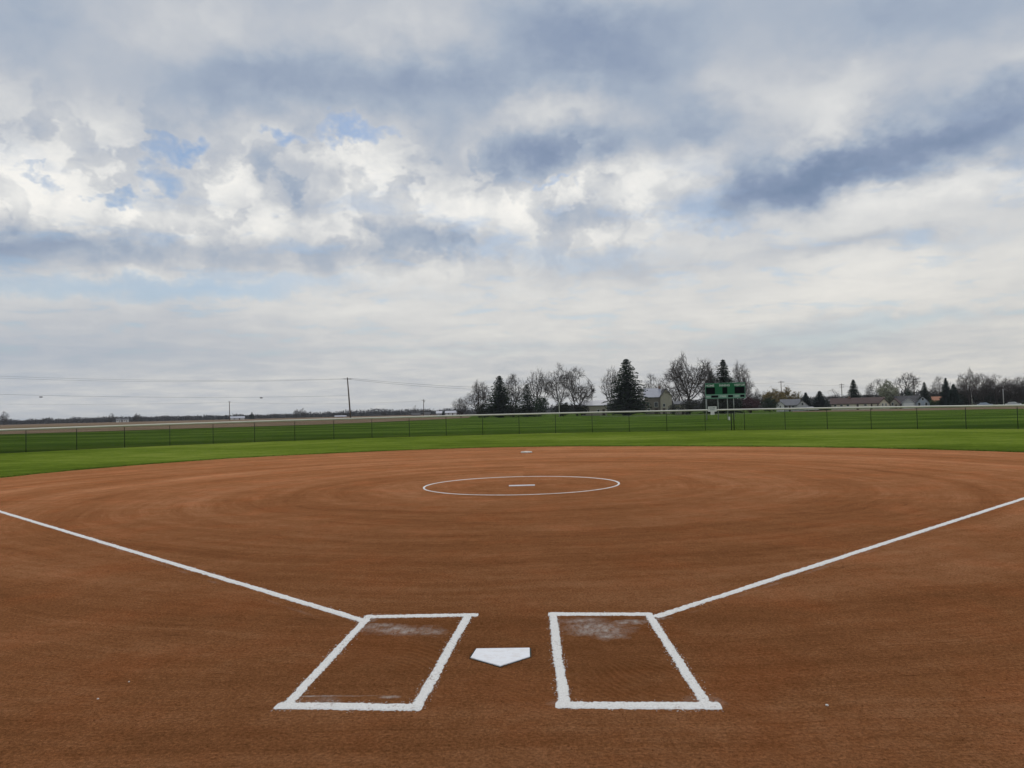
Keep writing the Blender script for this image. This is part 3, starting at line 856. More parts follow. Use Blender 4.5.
def leafed(seed, s, n, cnt, **kw):
    tk, cr = bare_meshes(seed, 9, 9, .16, (.5, .9), 700, **kw); R = random.Random(seed); lf = MB()
    for _ in range(cnt):
        v = Vector(R.choice(cr.v))
        if v.z > .2: leaf_clump(lf, R, v, .020, n, s)
    return (tk, cr), lf
(a_, lf) = leafed(83, .030, 6, 1500); proto('blossom', a_, BD, BK, (lf, MT['blossom']))
(a_, lf) = leafed(97, .032, 6, 1300); proto('olive', a_, BD, BK, (lf, MT['olive_leaf']))
proto('spruce', conifer_meshes(5, 15, 8.0, 1.0), BD, MT['needles'])
proto('pine', conifer_meshes(8, 16, 9.5, 1.0, .05, .02, .72), BD, MT['needles'])
proto('fir', conifer_meshes(13, 13, 7.0, 1.15, .15, .02, .75), BD, MT['needles_blue'])
proto('ragged', conifer_meshes(19, 11, 7.5, .75, .25, .03, .8), BD, MT['needles'])
def shrub_meshes(seed, mat_n=0):
    R = random.Random(seed); tk = MB(); cr = MB()
    for k in range(5):
        a = R.uniform(0, 6.28); tk.tube([(0, 0, -.05), (math.cos(a)*.15, math.sin(a)*.15, .55)], [.02, .008], 4)
    for k in range(150):
        u = R.uniform(-1, 1); a = R.uniform(0, 6.28); rr = .46*R.random()**.4
        q = math.sqrt(1-u*u)
        c = Vector((math.cos(a)*q*rr, math.sin(a)*q*rr, .5+u*rr*.95*1.0)); c *= 1+.10*mnoise.noise(c*5)
        leaf_clump(cr, R, c, .045, 14, .055)
    return tk, cr
proto('shrub', shrub_meshes(3), BD, MT['shrub'])
proto('evershrub', shrub_meshes(4), BD, MT['needles'])
proto('plum', shrub_meshes(9), BD, MT['plum'])
CON = ('spruce', 'pine', 'fir', 'ragged', 'shrub', 'evershrub', 'plum')
def tree(name, key, px, ytop, wpx, D, label, cat='tree', group=None, rz=None, ybase=None):
    """stand a tree of the given kind at column px and depth D; its top reaches row ytop, its crown is wpx wide"""
    p = at(px, D)
    h = zat(px, ytop, D)-p.z; w = wpx*D/FPX*(1.0 if key in CON else 1.14)
    t = thing(name, label, cat, p, (rnd.uniform(0, 6.28)) if rz is None else rz, group, (w, w, h))
    for nm, me in protos[key]:
        link(bpy.data.objects.new(nm, me), t)
    return t
GB, GE = 'bare deciduous trees along the far edge', 'evergreen trees along the far edge'
# centre clump, left to right
tree('bare_shrub', 'multi', 461, 397, 16, 268, 'low bare shrub standing at the left end of the middle tree clump', 'shrub')
tree('bare_tree', 'multi', 479, 379.5, 26, 272, 'bare tree just left of the dark pointed evergreen, low branching', group=GB)
tree('evergreen_tree', 'pine', 500, 375.5, 32, 262, 'dark pointed evergreen at left of the middle clump, bare trees both sides', group=GE)
tree('bare_tree', 'rugged', 514, 372.5, 30, 285, 'bare tree rising between the two left evergreens', group=GB)
tree('evergreen_tree', 'ragged', 527.5, 384, 29, 262, 'shorter ragged dark evergreen, second from left', group=GE)
tree('evergreen_shrub', 'evershrub', 541, 395, 17, 258, 'dark low evergreen shrub at foot of shorter ragged evergreen', 'shrub')
tree('bare_tree', 'slant', 539, 368.5, 26, 282, 'slim bare tree behind the ragged evergreen and its low shrub', group=GB)
tree('bare_tree', 'tall', 560, 362.5, 27, 258, 'tall bare tree behind the thin pale post, left of a wider one', group=GB)
tree('bare_tree', 'rugged', 577, 366, 36, 262, 'wide bare tree left of the low grey roofed building', group=GB)
tree('bare_shrub', 'shrub', 563, 401, 20, 255, 'dark undergrowth beneath the tall bare tree by the pale post', 'shrub')
tree('bare_shrub', 'shrub', 581, 403, 18, 256, 'dark undergrowth beneath the wide bare tree by the low building', 'shrub')
tree('bare_shrub', 'shrub', 484, 402, 22, 262, 'dark undergrowth left of the dark pointed evergreen', 'shrub')
tree('bare_shrub', 'shrub', 513, 402, 18, 262, 'dark undergrowth between the two left evergreens', 'shrub')
# the big conifer and the house beside it
tree('bare_tree', 'slant', 613, 366, 19, 262, 'thin bare tree touching the left side of the biggest evergreen', group=GB)
tree('evergreen_tree', 'pine', 627.5, 358.5, 43, 244, 'biggest dark evergreen, broad and full, beside the brown house', group=GE, rz=1.2)
tree('bare_tree', 'oak', 652, 374, 26, 308, 'thin bare tree behind the pale roof of the brown house', group=GB)
tree('bare_tree', 'thin', 672, 375, 22, 306, 'small bare tree between brown house and the great bare elm', group=GB)
tree('bare_tree', 'elm', 687, 352, 50, 244, 'great spreading bare elm left of the scoreboard, tallest bare tree', group=GB, rz=.6)
tree('bare_tree', 'thin', 679, 372, 16, 300, 'short forked bare tree under left limbs of the great elm', group=GB)
tree('bare_tree', 'slant', 711, 361.5, 28, 262, 'bare tree standing behind left half of the green scoreboard', group=GB)
tree('evergreen_tree', 'spruce', 724.5, 359.5, 38, 244, 'pointed spruce standing right behind the green scoreboard', group=GE)
tree('evergreen_tree', 'ragged', 711, 371, 27, 246, 'small dark evergreen behind left end of the scoreboard', group=GE)
tree('bare_tree', 'multi', 740, 360.5, 24, 268, 'thin bare tree behind right end of the scoreboard', group=GB)
tree('bare_tree', 'rugged', 751, 380, 18, 268, 'small low bare tree just right of the scoreboard', group=GB)
for px, yt, w, lab, key in ((690, 399, 24, 'dark undergrowth at the foot of the great bare elm', 'shrub'), (712, 397, 22, 'dark undergrowth behind the left scoreboard posts', 'shrub'),
                       (730, 397, 24, 'dark undergrowth behind the right scoreboard posts', 'shrub'), (751, 396.5, 20, 'plum coloured shrub right of the scoreboard', 'plum'),
                       (674, 403, 14, 'dark shrub beside the right wall of the brown house', 'shrub')):
    tree('garden_shrub', key, px, yt, w, 238, lab, 'shrub')
tree('evergreen_shrub', 'evershrub', 769.5, 396.5, 18.5, 262, 'dense round dark green shrub left of the grey gabled house', 'shrub')
tree('olive_tree', 'olive', 774, 388.5, 20, 292, 'golden budding tree just above the round dark shrub', 'tree')
tree('olive_tree', 'olive', 787, 387, 24, 300, 'golden budding tree behind the grey gabled house, right of its twin', 'tree')
tree('bare_tree', 'thin', 765, 391, 16, 300, 'small hazy bare tree left of the golden budding trees', group=GB)
tree('evergreen_tree', 'fir', 806, 392.5, 14, 272, 'left one of two bluish firs beside the grey gabled house', group=GE)
tree('evergreen_tree', 'fir', 820, 391, 20, 270, 'right and fuller one of two bluish firs by the ranch house', group=GE, rz=2)
tree('bare_tree', 'thin', 833, 389, 14, 320, 'small bare tree beside the utility pole above the ranch roof', group=GB)
tree('evergreen_tree', 'spruce', 854, 379.5, 21, 290, 'dark spruce rising behind the long brown ranch roof', group=GE)
tree('bare_tree', 'oak', 879, 379, 22, 295, 'bare tree just left of the whitish blossoming tree', group=GB)
tree('blossoming_tree', 'blossom', 888, 381.5, 21, 288, 'pale blossoming rounded tree behind the ranch house end', 'tree')
tree('bare_tree', 'vase', 907, 372, 22, 300, 'vase shaped bare tree above the white garage', group=GB)
tree('evergreen_tree', 'evershrub', 908, 387, 11, 292, 'low dark evergreen behind the white garage roof', group=GE)
tree('evergreen_tree', 'spruce', 925, 382, 15, 272, 'dark pointed spruce behind the blue grey gabled house', group=GE)
tree('bare_tree', 'oak', 939, 376.5, 22, 292, 'bare tree behind the rust roofed house', group=GB)
tree('evergreen_tree', 'fir', 946.5, 378, 14, 262, 'taller of the joined evergreens right of the rust roofed house', group=GE)
tree('evergreen_tree', 'fir', 954, 384, 15, 258, 'shorter of the joined evergreens at the left end of the right woods', group=GE, rz=1)
for px, yt, w, key, D, lab in ((970, 367.5, 22, 'elm', 262, 'tallest bare tree of the right hand woods, by the pale pole'), (982, 372.5, 20, 'rugged', 268, 'bare tree second from left in the right hand woods'),
                          (990, 377, 16, 'multi', 290, 'bare tree between two taller ones in the right hand woods'),
                          (997, 373.5, 20, 'tall', 266, 'bare tall tree left of the short pale pole, right hand woods'), (1008, 377, 20, 'slant', 270, 'bare tree just right of the short pale pole in the woods'),
                          (1018, 377, 22, 'oak', 266, 'bare tree near the right edge of the photo'), (1030, 372, 26, 'elm', 264, 'bare tree cut by the right edge of the photo'),
                          (963, 381, 16, 'multi', 280, 'small bare tree between the joined evergreens and the tallest tree')):
    tree('bare_tree', key, px, yt, w, D, lab, group=GB)
for px, yt, w, lab in ((966, 389, 20, 'dark thicket under the tallest bare tree of the right woods'), (984, 388, 20, 'dark thicket behind the parked pale car in the right woods'), (1000, 390, 18, 'dark thicket by the short pale pole'),
                       (1016, 388, 22, 'dark thicket near the right edge of the photo')):
    tree('garden_shrub', 'shrub', px, yt, w, 276, lab, 'shrub')
# far out over the fields on the left
for px, yt, w, D, key, lab in ((4, 411.3, 9, 620, 'oak', 'lone bare tree far off at the left edge of the photo'), (112, 413.2, 7, 800, 'oak', 'far bare tree above the tiny white houses at left'),
                          (137, 412.8, 6, 800, 'elm', 'far bare tree right of the tiny white houses'), (252, 412, 5, 700, 'spruce', 'far pointed evergreen right of the leftmost utility pole'),
                          (297, 408.8, 7, 700, 'elm', 'left of two far bare trees midway between the field poles'), (303, 408, 6, 700, 'oak', 'right of two far bare trees midway between the field poles'),
                          (415.5, 405, 5, 560, 'thin', 'far bare tree left of the pole with a street light'), (384, 412, 5, 640, 'oak', 'small far bare tree right of the tall field pole'),
                          (443, 410.2, 4, 520, 'ragged', 'small far evergreen beside the long white farm shed')):
    tree('evergreen_tree' if key in ('spruce', 'ragged') else 'bare_tree', key, px, yt, w, D, lab, 'tree', GE if key in ('spruce', 'ragged') else GB)

# the far woods: one hazy mass along the horizon
mb = MB(); R = random.Random(5)
def wood_h(px):
    """rows above the horizon that the wood reaches"""
    k = [(-250, 4.6), (0, 4.6), (100, 5.4), (160, 4.8), (240, 4.2), (300, 4.2), (350, 6.0), (378, 7.4), (400, 6), (460, 5), (560, 6), (700, 9), (800, 8), (960, 14), (1024, 16), (1300, 14)]
    for (a, b_), (c, d) in zip(k, k[1:]):
        if a <= px <= c: return b_+(d-b_)*(px-a)/(c-a)
    return 6
for i in range(7600):
    px = R.uniform(-250, 1300); right = px > 560
    D = R.uniform(420, 520) if right else R.uniform(880, 1150)
    p = at(px, D); h = wood_h(px)*D/FPX*(.80+.40*mnoise.noise((px*.07, 0, 0))+.22*mnoise.noise((px*.4, 2, 0))+R.uniform(-.10, .10))+CH-p.z
    for q in range(12):
        z = h*(R.random()**.85 if q > 4 else R.uniform(0, .55))
        s = R.uniform(.5, 1.2) if q > 4 else R.uniform(1.2, 2.4)*(D/1000)**.5; c = Vector((p.x+R.gauss(0, 2.5), p.y+R.gauss(0, 2.5), p.z+z))
        a = Vector((R.gauss(0, 1), R.gauss(0, 1), R.gauss(0, 1)+.6)).normalized(); o1 = a.orthogonal().normalized()*s*.55
        mb.tri(c-o1, c+o1, c+a*s*1.6)
tag(mb.build('far_woods', MT['woods']), 'dark line of distant woods along the horizon beyond the fields', 'woods', kind='stuff')
# clipped hedge in front of the rust roofed house
mb = MB()
a = at(930, 263); b_ = at(956, 263); R = random.Random(8)
for i in range(2600):
    t = R.random(); p = a.lerp(b_, t); leaf_clump(mb, R, Vector((p.x, p.y+R.uniform(-.5, .5), p.z+R.uniform(.1, 2.5))), .12, 3, .22)
tag(mb.build('hedge', MT['hedge']), 'low bright green hedge in front of the rust roofed house', 'hedge')

# ------------------------------------------------------------------ buildings
W_ = 'window'
def house(name, label, cat, x0, x1, yeave, yridge, D, wall, roof, depth=8.0, ridge='side', turn=0.0, parts=(), oh=.35, chimney=None, group=None):
    """a house between columns x0..x1; eave and ridge rows give its heights; parts = (kind, u0, u1, v0, v1) on its front"""
    px = (x0+x1)/2; p = at(px, D); S = D/FPX; w = (x1-x0)*S
    he = zat(px, yeave, D)-p.z; hr = zat(px, yridge, D)-p.z
    ang = math.atan2(p.x-CX, p.y-CY)
    t = thing(name, label, cat, p, -ang+turn, group)
    a = w/2; mb = MB()
    if ridge == 'front':
        mb.v += [(-a, 0, -.2), (a, 0, -.2), (a, 0, he), (0, 0, hr-.12), (-a, 0, he), (-a, depth, -.2), (a, depth, -.2), (a, depth, he), (0, depth, hr-.12), (-a, depth, he)]
        mb.f += [(0, 1, 2, 3, 4), (9, 8, 7, 6, 5), (1, 6, 7, 2), (5, 0, 4, 9)]
        rf = MB(); th = .16; sl = (hr-he)/a; ex = a+oh
        for s in (-1, 1):
            i = len(rf.v); ze = hr-sl*ex
            for yy_ in (-oh, depth+oh): rf.v += [(0, yy_, hr), (s*ex, yy_, ze), (s*ex, yy_, ze+th), (0, yy_, hr+th)]
            rf.f += [(i, i+1, i+2, i+3), (i+7, i+6, i+5, i+4), (i+3, i+2, i+6, i+7), (i+1, i, i+4, i+5), (i+1, i+5, i+6, i+2)]
    else:
        c = depth/2
        mb.v += [(-a, 0, -.2), (-a, 0, he), (-a, c, hr-.12), (-a, depth, he), (-a, depth, -.2), (a, 0, -.2), (a, 0, he), (a, c, hr-.12), (a, depth, he), (a, depth, -.2)]
        mb.f += [(0, 1, 2, 3, 4), (9, 8, 7, 6, 5), (0, 5, 6, 1), (4, 3, 8, 9)]
        rf = MB(); th = .16; sl = (hr-he)/c; ey = c+oh
        for s in (-1, 1):
            i = len(rf.v); ze = hr-sl*ey
            for xx_ in (-a-oh, a+oh): rf.v += [(xx_, c, hr), (xx_, c+s*ey, ze), (xx_, c+s*ey, ze+th), (xx_, c, hr+th)]
            rf.f += [(i, i+1, i+2, i+3), (i+7, i+6, i+5, i+4), (i+3, i+2, i+6, i+7), (i+1, i, i+4, i+5), (i+1, i+5, i+6, i+2)]
    mb.build('wall', MT[wall], t)
    ro = rf.build('roof', MT[roof], t)
    if chimney:
        u, h_ = chimney; cx0 = -a+w*u
        MB().box(cx0-.4, cx0+.4, depth*.45, depth*.45+.7, he, hr+h_).build('chimney', MT['brick'], ro)
    for (k, u0, u1, z0, z1) in parts:
        if ridge == 'side' or k != W_: z1 = min(z1, he-.18); z0 = min(z0, z1-.7)
        xa, xb = -a+w*u0, -a+w*u1
        if k == 'window':
            e_ = .09; fm = MB()
            fm.box(xa, xb, -.07, -.004, z1-e_, z1).box(xa, xb, -.07, -.004, z0, z0+e_).box(xa, xa+e_, -.07, -.004, z0+e_, z1-e_).box(xb-e_, xb, -.07, -.004, z0+e_, z1-e_)
            fo = fm.build('window', MT['white_paint'], t)
            MB().box(xa+e_, xb-e_, -.03, -.003, z0+e_, z1-e_).build('pane', MT['pane'], fo)
        elif k == 'door':
            do = MB().box(xa, xb, -.06, -.003, z0, z1).build('door', MT['door_paint'], t)
            MB().box(xb-.18, xb-.10, -.11, -.06, z0+.95, z0+1.05).build('handle', MT['galv'], do)
        elif k == 'garage':
            g = MB()
            for q in range(4):
                h_ = (z1-z0)/4; g.box(xa, xb, -.05, -.003, z0+q*h_+.015, z0+(q+1)*h_-.015)
            g.build('garage_door', MT['white_paint'], t)
    return t
house('low_building', 'low building with pale grey roof behind the wide bare tree', 'building', 581, 607, 405.5, 400.8, 262, 'tan_siding', 'roof_pale', 9, 'side', .0, ((W_, .15, .25, .9, 2.0), (W_, .62, .72, .9, 2.0), ('door', .82, .92, 0, 2.1)))
house('two_storey_house', 'brown house with pale slate roof right of the biggest evergreen', 'house', 645, 660.5, 396.8, 388.5, 285, 'brown_siding', 'roof_pale', 7.5, 'side', .0,
      ((W_, .12, .30, 3.0, 4.4), (W_, .60, .85, 2.6, 4.4), (W_, .15, .35, .8, 2.1), ('door', .62, .82, 0, 2.2)), chimney=(.97, 1.0))
house('house_wing', 'tan gabled house adjoining right side of the brown house', 'house', 661, 672, 396, 388.8, 283, 'tan_siding', 'roof_dark', 8, 'front', .15,
      ((W_, .18, .4, 2.6, 3.8), (W_, .6, .8, .7, 2.0), ('door', .15, .4, 0, 2.1)))
house('shed', 'pale shed half hidden beneath the great bare elm', 'shed', 675, 686, 404.2, 401.5, 250, 'tan_siding', 'roof_grey', 6, 'side', 0, ((W_, .2, .4, .8, 1.8), ('door', .6, .8, 0, 2.0)))
house('grey_house', 'grey roofed white house left of the two bluish firs, dormer in front', 'house', 781.5, 799, 405.2, 399.5, 266, 'grey_siding', 'roof_grey', 8, 'side', .0,
      ((W_, .12, .38, 1.4, 2.3), (W_, .55, .75, 1.2, 2.2), ('door', .42, .52, 0, 2.1)))
house('house_gable', 'grey gable end joined to right of the grey roofed white house', 'house', 796.5, 808.5, 406.3, 400.4, 264, 'grey_siding', 'roof_grey', 8, 'front', .0, ((W_, .40, .60, 1.9, 2.9),))
house('small_white_house', 'small white gabled shed left of the grey roofed white house', 'shed', 776.5, 784, 404.5, 401.6, 265, 'white_paint', 'roof_pale', 5, 'front', .0, ((W_, .4, .6, 1.3, 2.1),))
house('ranch_house', 'long cream ranch house with brown roof beyond the bare field', 'house', 833, 882, 403.6, 398.0, 268, 'cream_siding', 'roof_brown', 9, 'side', .02,
      tuple((W_, u, u+.055, 1.3, 2.5) for u in (.05, .17, .29, .62, .86)) + (('door', .48, .52, 0, 2.1), ('door', .745, .775, 0, 2.1)), chimney=(.35, .6))
house('cream_gable_house', 'cream gable front at right end of the long brown roofed ranch house', 'house', 879, 889, 404.4, 398.4, 264, 'cream_siding', 'roof_brown', 8, 'front', .1, ((W_, .3, .45, 1.0, 2.0), (W_, .6, .75, 1.0, 2.0), ))
house('tan_house', 'tan gabled house between the blossoming tree and white garage', 'house', 889.5, 899, 403.8, 398.6, 270, 'tan_siding', 'roof_brown', 8, 'front', -.1, ((W_, .25, .45, 1.1, 2.2), ('door', .6, .75, 0, 2.1)))
house('white_garage', 'white garage with pale gable and a wide white door', 'garage', 902.5, 914.5, 402.6, 397.6, 266, 'grey_siding', 'roof_pale', 7, 'front', 0, (('garage', .12, .88, 0, 2.35),))
house('dark_roof_house', 'dark roofed house between white garage and blue grey gable', 'house', 897, 922, 402.2, 396.0, 276, 'blue_siding', 'roof_dark', 9, 'side', 0, ((W_, .7, .8, 1, 2.2), ('door', .88, .94, 0, 2.1)))
house('blue_gable_house', 'blue grey gabled house right of the white garage', 'house', 916.5, 929, 402.8, 396.2, 268, 'blue_siding', 'roof_dark', 9, 'front', .0, ((W_, .42, .6, 2.6, 3.6), (W_, .15, .35, .8, 2.0), (W_, .65, .85, .8, 2.0)))
house('rust_roof_house', 'house with rust orange roof behind the green hedge', 'house', 933, 945, 401.8, 396.8, 280, 'tan_siding', 'roof_rust', 8, 'side', 0, ((W_, .2, .35, 1, 2.1), ('door', .6, .7, 0, 2.1)))
# small far farm buildings on the left
FG = 'far farm buildings across the fields'
for args in (('farm_house', 'left of two tiny white houses in the far woods at left', 116.5, 121, 420.0, 418.8, 760, 'white_paint', 'roof_grey', 8),
             ('farm_house', 'right of two tiny white houses in the far woods at left', 123, 128.5, 419.8, 418.8, 760, 'white_paint', 'roof_grey', 8),
             ('farm_shed', 'long white farm shed just right of the leftmost field pole', 231, 244, 418.2, 416.4, 640, 'white_paint', 'roof_pale', 12),
             ('farm_shed', 'grey farm shed left of the tall field pole', 335, 346, 416.6, 415.6, 640, 'grey_siding', 'roof_pale', 12),
             ('farm_house', 'tiny white house left of the pole with street light', 412, 420, 415.4, 412.9, 520, 'white_paint', 'roof_dark', 9),
             ('farm_house', 'tiny white house right of the pole with street light', 424.5, 430, 414.4, 412.4, 520, 'white_paint', 'roof_dark', 9),
             ('farm_house', 'tiny grey house left of the small far evergreen', 436.5, 442, 413.4, 411.2, 520, 'grey_siding', 'roof_pale', 9),
             ('farm_shed', 'long white farm shed left of the low bare shrub', 445.5, 456.5, 413.0, 411.0, 500, 'white_paint', 'roof_pale', 12)):
    nm, lab, x0, x1, ye, yr, D, wl, rf, dp = args
    house(nm, lab, 'building', x0, x1, ye, yr, D, wl, rf, dp, 'side', 0, ((W_, .2, .35, 1.0, 2.2), ('door', .6, .7, 0, 2.1)), group=FG)

# ------------------------------------------------------------------ cars and trailer by the houses
def car(label, px, D, mat, turn, L=4.5):
    p = at(px, D); ang = math.atan2(p.x-CX, p.y-CY)
    t = thing('parked_car', label, 'car', p, -ang+turn, 'cars parked by the far houses')
    prof = [(-L/2, .35), (-L/2, .80), (-L*.46, .92), (-L*.36, .98), (-L*.24, 1.42), (L*.10, 1.46), (L*.26, 1.0), (L*.46, .88), (L/2, .72), (L/2, .35)]
    mb = MB(); n = len(prof)
    for y_ in (-.85, .85): mb.v += [(x_, y_*(.82 if z_ > 1.1 else 1), z_) for x_, z_ in prof]
    mb.f += [tuple(range(n)), tuple(reversed(range(n, 2*n)))]+[(i, n+i, n+(i+1) % n, (i+1) % n) for i in range(n)]
    mb.build('body', mat, t)
    MB().quad((-L*.30, -.80, 1.03), (L*.20, -.80, 1.03), (L*.08, -.715, 1.39), (-L*.22, -.715, 1.39)).build('window', MT['pane'], t)
    for x_ in (-L*.31, L*.31):
        for y_ in (-.84, .66):
            w = MB().tube([(x_, y_, .32), (x_, y_+.2, .32)], .32, 14).build('wheel', MT['black_face'], t)
            MB().tube([(x_, y_-.012, .32), (x_, y_+.02, .32)], .19, 10).build('rim', MT['galv'], w)
MT['car_white'] = plain('car_white', (.70, .71, .72, 1), .3, .04, 1, spec=.5)
MT['car_blue'] = plain('car_blue', (.35, .42, .52, 1), .3, .04, 1, spec=.5)
car('white parked car just right of the grey gable end', 811, 263, MT['car_white'], .1)
car('pale blue parked car in front of the right hand woods', 984.5, 266, MT['car_blue'], .15)
car('white parked car at far right beneath the bare woods', 1013, 266, MT['car_white'], -.2)

# ------------------------------------------------------------------ poles and wires
def pole(name, label, px, ytop, D, r=.15, arms=(), mat='pole_wood', lean=0.0, cat='utility pole', turn=.35, transformer=False, lamp=None, group='utility poles', az=None):
    p = at(px, D); h = zat(px, ytop, D)-p.z; ang = math.atan2(p.x-CX, p.y-CY)
    t = thing(name, label, cat, p, -ang+turn, group)
    MB().tube([(0, 0, -.3), (lean*.5, 0, h*.5), (lean, 0, h)], [r*1.15, r, r*.75], 8).build('shaft', MT[mat], t, True)
    for z_, L in arms:
        o_ = MB().box(-L/2+lean, L/2+lean, -r-.11, -r+.01, h-z_-.07, h-z_+.07).build('crossarm', MT[mat], t)
        for u in (-.46, -.2, .2, .46):
            MB().tube([(lean+u*L, -r-.05, h-z_+.07), (lean+u*L, -r-.05, h-z_+.27)], [.05, .035], 6).build('insulator', MT['galv'], o_)
    if transformer:
        MB().tube([(.42, 0, h-1.9), (.42, 0, h-1.0)], .30, 10).build('transformer', MT['galv'], t)
    if lamp:
        MB().tube([(0, 0, h-.9), (-lamp*.6, 0, h-.35), (-lamp, 0, h-.3)], .05, 5).box(-lamp-.45, -lamp, -.16, .16, h-.40, h-.24).build('lamp_arm', MT['galv'], t)
    return t, p, h
tall, pT, hT = pole('utility_pole', 'tall leaning wooden utility pole standing alone over the fields', 350.6, 377.4, 228, .20, ((.45, 2.2), ), lean=-.75, turn=.1)
left, pL, hL = pole('utility_pole', 'distant utility pole left of the tall field pole, among far fields', 229.6, 401.4, 450, .22, ((.3, 1.6),))
lamp, pS, hS = pole('utility_pole', 'distant pole with street light arm and transformer by white houses', 423.8, 399.2, 500, .22, ((.7, 2.4),), transformer=True, lamp=2.1, turn=0)
mid_, pM, hM = pole('utility_pole', 'utility pole between the wide bare tree and biggest evergreen', 592.3, 385.2, 300, .17, ((.4, 2.2), (1.4, 1.8)))
pole('utility_pole', 'thin pale post in front of the tall bare tree', 559.3, 394, 230, .13, (), 'pole_pale', cat='post')
r1, pR1, hR1 = pole('utility_pole', 'pole with crossarm above the golden budding trees', 781.8, 380.8, 310, .17, ((.5, 2.4),))
r2, pR2, hR2 = pole('utility_pole', 'pole above the left part of the ranch roof', 842.3, 383.5, 330, .17, ((.5, 2.0), (1.5, 2.0)))
r3, pR3, hR3 = pole('utility_pole', 'thin pole left of the vase shaped bare tree', 897.5, 386, 330, .15, ())
r4, pR4, hR4 = pole('utility_pole', 'pole with two crossarms by the vase shaped bare tree', 914.5, 377.5, 310, .17, ((.6, 2.6), (1.7, 2.6)))
pole('utility_pole', 'pale tall pole in front of the tallest tree of the right woods', 972.5, 383, 264, .14, (), 'pole_pale', lean=-.5, cat='pole')
pole('utility_pole', 'short pale pole among the right woods, near the edge', 1003.5, 389, 264, .16, (), 'pole_pale', cat='pole')
def wire(label, a, b_, sag, r=.022, group='overhead wires'):
    pts = []
    for i in range(41):
        t = i/40; p = a.lerp(b_, t); p.z -= sag*4*t*(1-t); pts.append(p)
    o = MB().tube(pts, r, 4).build('overhead_wire', MT['wire'], None)
    return tag(o, label, 'wire', group)
def off(px, py, D):
    p = at(px, D); return Vector((p.x, p.y, zat(px, py, D)))
topL = [off(347.0, 377.8, 228), off(349.5, 377.6, 228), off(350.5, 377.9, 228)]
wire('upper overhead wire left of the tall field pole, sagging over the fields', off(-190, 366.5, 176), off(345.8, 378.6, 228), 1.55)
wire('second overhead wire close below the upper one, left of the tall pole', off(-190, 368.5, 177), off(350.0, 378.8, 229), 1.75)
wire('lower telephone cable left of the tall field pole, carrying dark splice cases', off(-190, 387, 176), off(350, 395.6, 228), 1.25, .026)
wire('upper overhead wire right of the tall field pole', off(351.0, 378.3, 228), off(590.5, 386.8, 300), 1.5, .032)
wire('second overhead wire close below, right of the tall pole', off(346.0, 378.8, 227.5), off(594, 387.2, 301), 2.0, .032)
wire('low far wire running from the left edge to the distant utility pole', off(-120, 401, 470), off(229.6, 402.4, 450), 1.6, .035)
wire('low far wire running between distant utility pole and street light pole', off(229.6, 402.4, 450), off(423.8, 400.8, 500), 1.3, .035)
wire('wire between scoreboard trees and pole above golden trees', off(716, 383, 305), off(781.8, 382.6, 310), .3, .025)
wire('wire between pole above golden trees and pole above ranch roof', off(781.8, 382.6, 310), off(842.3, 385.3, 330), .5, .025)
wire('wire between pole above ranch roof and pole with two crossarms', off(842.3, 385.3, 330), off(914.5, 379.8, 310), 2.2, .025)
def splice(label, px, py, D):
    o = MB().tube([(-.42, 0, 0), (-.3, 0, 0), (.3, 0, 0), (.42, 0, 0)], [.04, .13, .13, .04], 8).build('splice_case', MT['wire'], None, True)
    p = off(px, py, D); o.location = p; o.rotation_euler = (0, 0, .3); tag(o, label, 'cable box', 'splice cases on the telephone cable')
splice('dark splice case on the telephone cable near the left edge', 41, 397.0, 197)
splice('dark splice case on the telephone cable left of tall pole', 261.5, 397.9, 219)

# ------------------------------------------------------------------ air
m = bpy.data.materials.new('haze_air'); m.use_nodes = True; t_ = m.node_tree; t_.nodes.clear()
mo = t_.nodes.new('ShaderNodeOutputMaterial'); pv_ = t_.nodes.new('ShaderNodeVolumePrincipled')
pv_.inputs['Color'].default_value = (.80, .86, .95, 1); pv_.inputs['Density'].default_value = HAZE; pv_.inputs['Anisotropy'].default_value = .2
t_.links.new(pv_.outputs[0], mo.inputs['Volume'])
o = MB().box(-9500, 9500, -9500, 9500, -2.0, 24.0).build('haze', m); tag(o, kind='stuff')
# ------------------------------------------------------------------ light and sky
SUN_AZ, SUN_EL = math.radians(8), math.radians(54)
sd = bpy.data.lights.new('sun', 'SUN'); sd.energy = 1.3; sd.angle = math.radians(14); sd.color = (1, .96, .9)
so = link(bpy.data.objects.new('sun', sd))
dirv = Vector((math.sin(SUN_AZ)*math.cos(SUN_EL), math.cos(SUN_AZ)*math.cos(SUN_EL), math.sin(SUN_EL)))
so.rotation_euler = dirv.to_track_quat('Z', 'Y').to_euler(); so.location = dirv*100

world = bpy.data.worlds.new('World'); scene.world = world; world.use_nodes = True
nt = NT(world.node_tree); nt.n.clear()
out = nt.new('ShaderNodeOutputWorld'); bg = nt.new('ShaderNodeBackground')
BGS = 0.1
bg.inputs['Strength'].default_value = BGS
sky = nt.new('ShaderNodeTexSky', sky_type='NISHITA'); sky.sun_disc = False; sky.sun_elevation = SUN_EL; sky.sun_rotation = SUN_AZ
sky.air_density = 1.0; sky.dust_density = 1.2; sky.ozone_density = 1.5
tc = nt.new('ShaderNodeTexCoord').outputs['Generated']
D = nt.vmath('NORMALIZE', tc)
x, y, z = nt.sep(D)
az = nt.math('ARCTAN2', x, y); el = nt.math('ARCSINE', z)
uv = nt.xyz(az, el)
n_big = nt.noise(D, 5.0, 3, .55, out='Color')
n_fin = nt.noise(nt.vmath('MULTIPLY', D, (1, 1, 1.6)), 17, 4, .6, out='Color')
half = (.5, .5, .5)
